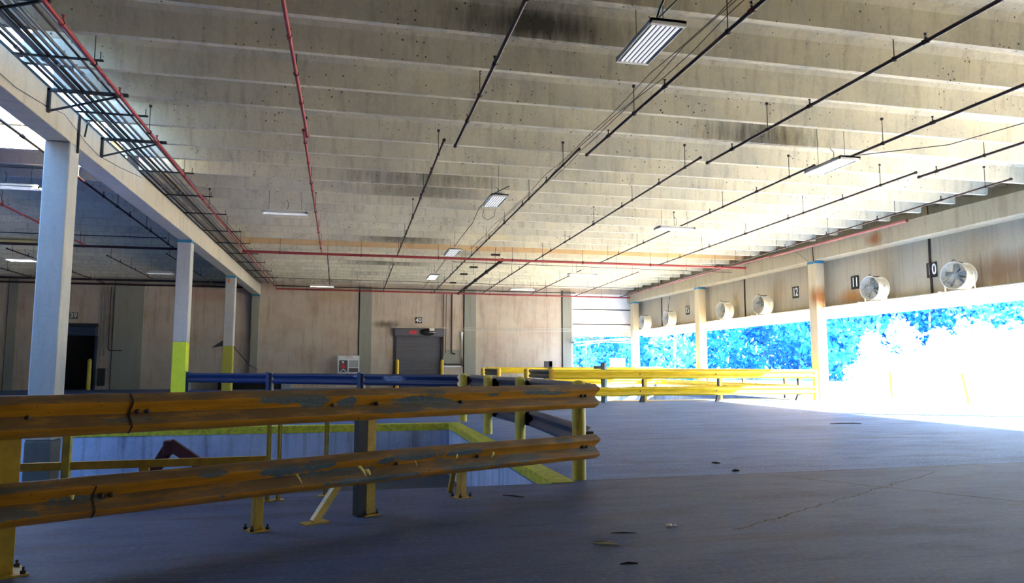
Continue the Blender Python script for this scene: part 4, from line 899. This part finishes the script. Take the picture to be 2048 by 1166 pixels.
# ------------------------------------------------------------------ right wall: signs, fans
for (s, y, lab) in (('9', 18.5, 'at the right edge of the picture'), ('10', 22.55, 'on the dark panel joint'), ('11', 26.75, 'half hidden behind a drum fan'), ('12', 31.0, 'left of the stained column'), ('15', 42.5, 'nearest the far wall'), ('14', 38.6, 'hidden beside the middle right column'), ('13', 34.6, 'behind the fan of the middle pair')):
    if s in ('13', '14'): continue
    t = thing('number_sign', f'black dock number sign {s} on the right wall, {lab}', 'sign', (PANX - .02, y, 5.05), 'dock number signs on the right wall')
    m = MB(); m.box(PANX - .035, PANX - .012, y - .24, y + .24, 4.78, 5.34); obj('plate', m, MT['signblack'], t)
    text_part('numerals', s, .56, MT['signwhite'], t, (PANX - .042, y - .02, 5.06), (PI / 2, 0, -PI / 2), .75 if len(s) > 1 else .9)
def make_fan(px, py, z, rot, label):
    t = thing('drum_fan', label, 'fan', (px, py, 4.05), 'drum fans on the right wall ledge'); t.rotation_euler = (0, 0, rot)
    R, Lf = .46, .56; zc = z - 4.05
    def fobj(n, m, mat):   # local coordinates, drum axis along -X
        o = obj(n, m, mat, local=True); o.parent = t; return o
    m = MB(); pr = [(R * .99, -Lf / 2), (R + .025, -Lf / 2 - .01), (R + .025, -Lf / 2 + .02), (R, -Lf / 2 + .04), (R, Lf / 2 - .04), (R + .025, Lf / 2 - .02), (R + .02, Lf / 2), (R * .985, Lf / 2), (R * .985, 0), (R * .985, -Lf / 2 + .01), (R * .99, -Lf / 2)]
    m.lathe(pr, (0, 0, zc), 40, 'X'); fobj('drum', m, MT['fan'])
    m = MB()
    for k in range(7):
        rr = R * (k + 1) / 7.2; ring = [(-Lf / 2 - .02 - .03 * (1 - (rr / R) ** 2), rr * math.cos(a * PI / 14), zc + rr * math.sin(a * PI / 14)) for a in range(29)]
        m.tube(ring, .0035, 4, cap=False)
    for k in range(16):
        a = 2 * PI * k / 16; m.tube([(-Lf / 2 - .05, 0, zc), (-Lf / 2 - .045, R * .5 * math.cos(a), zc + R * .5 * math.sin(a)), (-Lf / 2 - .01, R * math.cos(a), zc + R * math.sin(a))], .004, 4, cap=False)
    fobj('front_guard', m, MT['guard'])
    for k in range(5):
        a0 = 2 * PI * k / 5 + .3; vs = []
        for i in range(5):
            r = .09 + (.42 - .09) * i / 4; tw = .55 - .3 * i / 4; w_ = .11 + .06 * math.sin(i / 4 * PI)
            for sg in (-1, 1):
                a = a0 + sg * w_ / max(r, .15) * .55; vs.append((-.08 + sg * math.sin(tw) * w_, r * math.cos(a), zc + r * math.sin(a)))
        m = MB(); m.add(vs, [(2 * i, 2 * i + 1, 2 * i + 3, 2 * i + 2) for i in range(4)], True); o = fobj('blade', m, MT['fanblade'])
        so = o.modifiers.new('t', 'SOLIDIFY'); so.thickness = .006
    m = MB(); m.lathe([(.001, -.16), (.08, -.15), (.1, -.1), (.1, .02), (.001, .02)], (0, 0, zc), 20, 'X'); m.lathe([(.001, .02), (.11, .03), (.11, .22), (.001, .24)], (0, 0, zc), 20, 'X'); fobj('motor', m, MT['fanblade'])
    m = MB(); m.tube([(.12, -R * .97, zc), (.12, R * .97, zc)], .012, 6); m.tube([(.12, 0, zc - R * .97), (.12, 0, zc + R * .97)], .012, 6); fobj('motor_mount', m, MT['guard'])
    for sg in (-1, 1):
        m = MB(); m.tube([(.02, sg * (R + .06), .02), (.02, sg * (R + .06), zc + .1)], .026, 10); m.tube([(.02, sg * R, zc), (.02, sg * (R + .1), zc)], .03, 8); fobj('stand_post', m, MT['fan'])
    m = MB(); m.tube([(-.32, -R - .1, .02), (.3, -R - .1, .02)], .022, 8); m.tube([(-.32, R + .1, .02), (.3, R + .1, .02)], .022, 8); m.box(-.35, .3, -.1, .1, 0, .03); m.tube([(.0, -R - .1, .02), (.0, R + .1, .02)], .022, 8); fobj('base', m, MT['fan'])
    m = MB(); m.tube([(-Lf / 2 + .03, -.08, zc + R), (-Lf / 2 + .03, -.08, zc + R + .06), (-Lf / 2 + .03, -.02, zc + R + .09), (-Lf / 2 + .03, .05, zc + R + .04)], .012, 6); m.tube([(-Lf / 2, .0, zc + R + .02), (Lf / 2, .0, zc + R + .02)], .018, 6); fobj('handle', m, MT['darkrust'])
    m = MB()
    a = 2.2; m.box(-.1, .12, R * math.cos(a) - .02, R * math.cos(a) + .05, zc + R * math.sin(a) - .02, zc + R * math.sin(a) + .03); o = fobj('label_plate', m, MT['signwhite'])
    return t
for (y, rot, lab) in ((20.75, .22, 'nearest and largest drum fan on the right wall'), (24.85, .14, 'second drum fan, just left of the nearest one and right of the stained column'), (32.9, .1, 'third drum fan, right one of the middle pair'),
                      (36.7, .06, 'fourth drum fan, left one of the middle pair'), (43.9, .0, 'fifth drum fan, right one of the farthest pair'), (47.9, .0, 'sixth drum fan, smallest, beside the far corner column')):
    make_fan(20.52, y, 4.6, rot, lab)
m = MB(); m.tube([(20.75, -8, 4.12), (20.75, FARY - .5, 4.12)], .025, 8); m.tube([(20.68, -8, 4.06), (20.68, FARY - .5, 4.06)], .02, 8); tag(obj('wall_conduit', m, MT['whitepipe'], loc=(20.7, 20, 4.1)), 'pale conduits running along the ledge under the drum fans', 'conduit')
t = thing('hanging_wire', 'dark wires hanging on the right beam above the stained column', 'wire', (20.36, 28.6, 6.3)); m = MB(); m.tube([(20.37, 28.5, 6.95), (20.37, 28.45, 6.2)], .02, 6); m.tube([(20.36, 29.8, 6.9), (20.35, 29.2, 6.5), (20.36, 28.8, 6.22)], .008, 5); obj('strand', m, MT['dark'], t)
m = MB(); m.tube([(PANX - .05, 45.0, 6.15), (20.9, 44.9, 5.4), (20.6, 44.2, 5.05)], .02, 6); tag(obj('cable', m, MT['dark'], loc=(21, 45, 5.5)), 'dark power cable dropping to the fifth drum fan', 'cable')

# ------------------------------------------------------------------ floor litter
def stick(x0, y0, x1, y1, r, mat, lab, nm='stick', cat='stick', bendv=.02):
    m = MB(); mx, my = (x0 + x1) / 2, (y0 + y1) / 2 + bendv
    m.tube([(x0, y0, r), (mx, my, r * 1.1), (x1, y1, r)], [r * .5, r, r * .5], 6); tag(obj(nm, m, mat, loc=(mx, my, 0)), lab, cat)
stick(2.05, 5.97, 2.25, 5.86, .011, MT['twig'], 'pale dry leaf sliver lying on the foreground floor', 'dry_leaf', 'leaf')
stick(2.07, 6.09, 2.24, 6.0, .004, MT['twig'], 'thin bent twig just behind the pale leaf sliver', 'twig', 'twig')
stick(2.34, 6.32, 2.56, 6.26, .006, MT['darktwig'], 'thin dark stick right behind the pale leaf sliver')
stick(2.04, 5.32, 2.18, 5.31, .01, MT['darktwig'], 'dark stick nearest the camera on the floor')
stick(1.78, 8.38, 1.99, 8.2, .01, MT['darktwig'], 'dark stick on the floor left of the end bollard')
stick(5.50, 10.38, 5.6, 10.3, .016, MT['darktwig'], 'small dark splinter on the floor beyond the joint')
stick(5.35, 9.5, 5.46, 9.5, .02, MT['darktwig'], 'dark crumb lying on the floor joint')
m = MB(); m.lathe([(.001, .03), (.02, .025), (.035, .012), (.03, 0)], (2.97, 6.47, 0), 8); m.lathe([(.001, .02), (.02, .01), (.018, 0)], (3.03, 6.46, 0), 7); tag(obj('pebble', m, MT['white'], loc=(2.97, 6.47, 0)), 'small white pebble on the foreground floor', 'pebble')
for i, (x, y) in enumerate(((12.2, 16.55), (12.45, 16.5), (12.7, 16.47), (12.9, 16.42))):
    pass
m = MB(); m.tube([(12.15, 16.58, .02), (12.4, 16.52, .03), (12.55, 16.5, .03), (12.75, 16.46, .03), (12.95, 16.42, .02)], [.008, .014, .012, .014, .008], 6); tag(obj('scrap', m, MT['darktwig'], loc=(12.5, 16.5, 0)), 'dark strip of scrap on the bright floor at right', 'scrap')

# ------------------------------------------------------------------ outside
g = MB(); g.box(21.41, 260, -60, 260, -.5, -.02); g.box(-31, 21.41, FARY + .62, 260, -.5, -.02); struct('ground', g, MT['ground'])

def crown_mesh(seed, n, h, w, leaf, lo=.12):
    rnd = random.Random(seed); vs = []; fs = []; blobs = []
    for k in range(14):
        t = rnd.random(); z = h * (lo + (1 - lo) * t); rad = w * (.55 + .45 * math.sin(PI * min(1, t * .9 + .15))) * .5
        a = rnd.random() * 2 * PI; d = rad * rnd.random() * .9
        blobs.append((d * math.cos(a), d * math.sin(a), z, w * rnd.uniform(.16, .3)))
    for i in range(n):
        b = blobs[rnd.randrange(len(blobs))]
        th = rnd.random() * 2 * PI; ph = math.acos(rnd.uniform(-1, 1)); r = b[3] * rnd.uniform(.55, 1.05)
        c = Vector((b[0] + r * math.sin(ph) * math.cos(th), b[1] + r * math.sin(ph) * math.sin(th), max(.1, b[2] + r * math.cos(ph) * 1.15)))
        u = Vector((rnd.gauss(0, 1), rnd.gauss(0, 1), rnd.gauss(0, 1))).normalized(); v = u.cross(Vector((rnd.gauss(0, 1), rnd.gauss(0, 1), rnd.gauss(0, 1)))).normalized()
        s = leaf * rnd.uniform(.6, 1.3); o = len(vs)
        vs += [tuple(c - u * s), tuple(c + v * s * .55), tuple(c + u * s), tuple(c - v * s * .55)]; fs.append((o, o + 1, o + 2, o + 3))
    me = bpy.data.meshes.new('crown'); me.from_pydata(vs, [], fs); me.update(); return me
def trunk_mesh(seed, h, r):
    rnd = random.Random(seed); m = MB(); lx, ly = rnd.uniform(-.8, .8), rnd.uniform(-.8, .8)
    m.tube([(0, 0, 0), (lx * .3, ly * .3, h * .3), (lx * .8, ly * .8, h * .62), (lx * 1.4, ly * 1.4, h * .9)], [r, r * .8, r * .55, r * .2], 7)
    for k in range(4):
        z = h * rnd.uniform(.35, .7); a = rnd.random() * 2 * PI; t = z / h
        m.tube([(lx * t, ly * t, z), (lx * t + 1.3 * math.cos(a), ly * t + 1.3 * math.sin(a), z + 1.4), (lx * t + 2.1 * math.cos(a), ly * t + 2.1 * math.sin(a), z + 2.6)], [r * .4, r * .25, r * .1], 5)
    me = bpy.data.meshes.new('trunk'); me.from_pydata([tuple(v) for v in m.v], [], m.f); me.update(); me.materials.append(MT['trunk']); return me
crowns = {}
for k in range(3):
    for j, mt in enumerate(('leaf0', 'leaf1', 'leaf2')):
        me = crown_mesh(40 + k, 3400, 14, 9.5, .36); me.materials.append(MT[mt]); crowns[(k, j)] = me
trunks = [trunk_mesh(90 + k, 13, .22) for k in range(4)]
rnd = random.Random(5); idx = 0
hue = ('deep blue', 'mid blue', 'pale cyan blue')
place = ('behind the white door opening', 'between the far corner column and the middle right column', 'between the middle right column and the stained column', 'right of the stained column', 'at the right edge of the yard')
def azpx(az): return 697 + 0  # (documentation only)
for row, (R0, step, tint) in enumerate(((112, 2.5, 0), (98, 2.9, 1), (84, 3.5, 2))):
    az = 13.0 + row * .9
    while az < 60:
        R = R0 + rnd.uniform(-5, 5); a = math.radians(az + rnd.uniform(-.6, .6)); x, y = R * math.sin(a), R * math.cos(a)
        j = min(2, max(0, tint + rnd.choice((-1, 0, 0, 1)))) if row else rnd.choice((0, 0, 1))
        if row == 2 and rnd.random() < .3: az += step; continue
        sc = rnd.uniform(.85, 1.25); k = rnd.randrange(3)
        pl = place[0] if az < 22.5 else place[1] if az < 27 else place[2] if az < 35.5 else place[3] if az < 43 else place[4]
        rw = ('in the rear row of the wood', 'in the middle row of the wood', 'at the front of the wood')[row]
        size = 'tall' if sc > 1.1 else 'medium' if sc > .97 else 'low'
        pl = ('behind the white door opening', 'right of the far corner column', 'left of the stained column', 'right of the stained column', 'toward the right edge')[place.index(pl)]
        t = thing('tree', f'{size} {hue[j].replace("cyan blue", "cyan")} tree {("deep in", "halfway into", "at the front of")[row]} the wood, {pl}', 'tree', (x, y, 0), 'blue trees of the wood beyond the yard')
        c = bpy.data.objects.new('foliage', crowns[(k, j)]); COL.objects.link(c); c.parent = t
        q = bpy.data.objects.new('trunk', trunks[rnd.randrange(4)]); COL.objects.link(q); q.parent = t
        t.scale = (sc, sc, sc * rnd.uniform(.9, 1.15)); t.rotation_euler = (0, 0, rnd.random() * 6.28)
        idx += 1; az += step
bw = []
for k in range(2):
    me = crown_mesh(70 + k, 2200, 4.2, 4.6, .2, lo=.02); me.materials.append(MT['leafw']); bw.append(me)
for (px, h, R, lab) in ((1735, 672, 62, 'small pale bush leftmost in the sunlit yard'), (1818, 652, 55, 'tallest pale pointed bush in the middle of the yard'), (1860, 680, 50, 'pale bush just right of the tallest one'), (1900, 668, 52, 'pale bush below the pale tree trunk'), (1950, 664, 48, 'bright pale bush second from the right'), (2010, 672, 46, 'bright pale bush at the right edge'), (1780, 715, 52, 'low pale bush below the tallest one'), (2060, 668, 45, 'pale bush beyond the right edge of the picture'), (1985, 690, 60, 'pale bush behind the two bright ones on the right')):
    d = (Fw + Rt * ((px - CX) / F_PX)); d.z = 0; d.normalize(); x, y = d.x * R, d.y * R
    fwd = R * (d.dot(Hd)); H = 1.5 + (732 - h) / F_PX * fwd
    t = thing('bush', lab, 'bush', (x, y, 0), 'pale sunlit bushes in the yard')
    c = bpy.data.objects.new('foliage', bw[len(lab) % 2]); COL.objects.link(c); c.parent = t; t.scale = (H / 4.4,) * 3; t.rotation_euler = (0, 0, px)
    q = bpy.data.objects.new('stem', trunks[px % 4]); COL.objects.link(q); q.parent = t; q.scale = (.25, .25, .25)

# ------------------------------------------------------------------ light, world, camera
wd = bpy.data.worlds.new('World'); S.world = wd; wd.use_nodes = True
nt = wd.node_tree; nt.nodes.clear()
bg = nt.nodes.new('ShaderNodeBackground'); ow = nt.nodes.new('ShaderNodeOutputWorld')
tc = nt.nodes.new('ShaderNodeTexCoord'); sx = nt.nodes.new('ShaderNodeSeparateXYZ'); mr = nt.nodes.new('ShaderNodeMapRange'); mx = nt.nodes.new('ShaderNodeMix'); mx.data_type = 'RGBA'
nt.links.new(tc.outputs['Generated'], sx.inputs[0]); nt.links.new(sx.outputs[2], mr.inputs[0]); mr.inputs[1].default_value = 0; mr.inputs[2].default_value = .6
nt.links.new(mr.outputs[0], mx.inputs[0]); mx.inputs[6].default_value = (.62, .82, 1, 1); mx.inputs[7].default_value = (.20, .46, 1, 1)
nt.links.new(mx.outputs[2], bg.inputs[0]); bg.inputs[1].default_value = 5.0; nt.links.new(bg.outputs[0], ow.inputs[0])
sun = bpy.data.lights.new('sun', 'SUN'); sun.energy = 95; sun.color = (1.0, .85, .60); sun.angle = .02
so = bpy.data.objects.new('sun', sun); COL.objects.link(so); so.rotation_euler = Vector((-.8, .45, -.42)).to_track_quat('-Z', 'Y').to_euler(); so.location = (40, -20, 30)

cam = bpy.data.cameras.new('camera'); cam.sensor_width = 36; cam.lens = 36 * F_PX / 2048; cam.clip_end = 500
co = bpy.data.objects.new('camera', cam); COL.objects.link(co)
M3 = Matrix((Rt, Up, -Fw)).transposed(); co.matrix_world = Matrix.Translation(CAM) @ M3.to_4x4()
S.camera = co
S.view_settings.view_transform = 'Standard'; S.view_settings.look = 'None'; S.view_settings.gamma = 1; S.view_settings.use_curve_mapping = False
S.view_settings.exposure = 1.25
S.cycles.max_bounces = 7; S.cycles.diffuse_bounces = 6; S.cycles.glossy_bounces = 3; S.cycles.caustics_reflective = False; S.cycles.caustics_refractive = False
S.cycles.use_denoising = True; S.cycles.sample_clamp_indirect = 12
for o in S.objects:
    if '_w' in o.keys(): del o['_w']
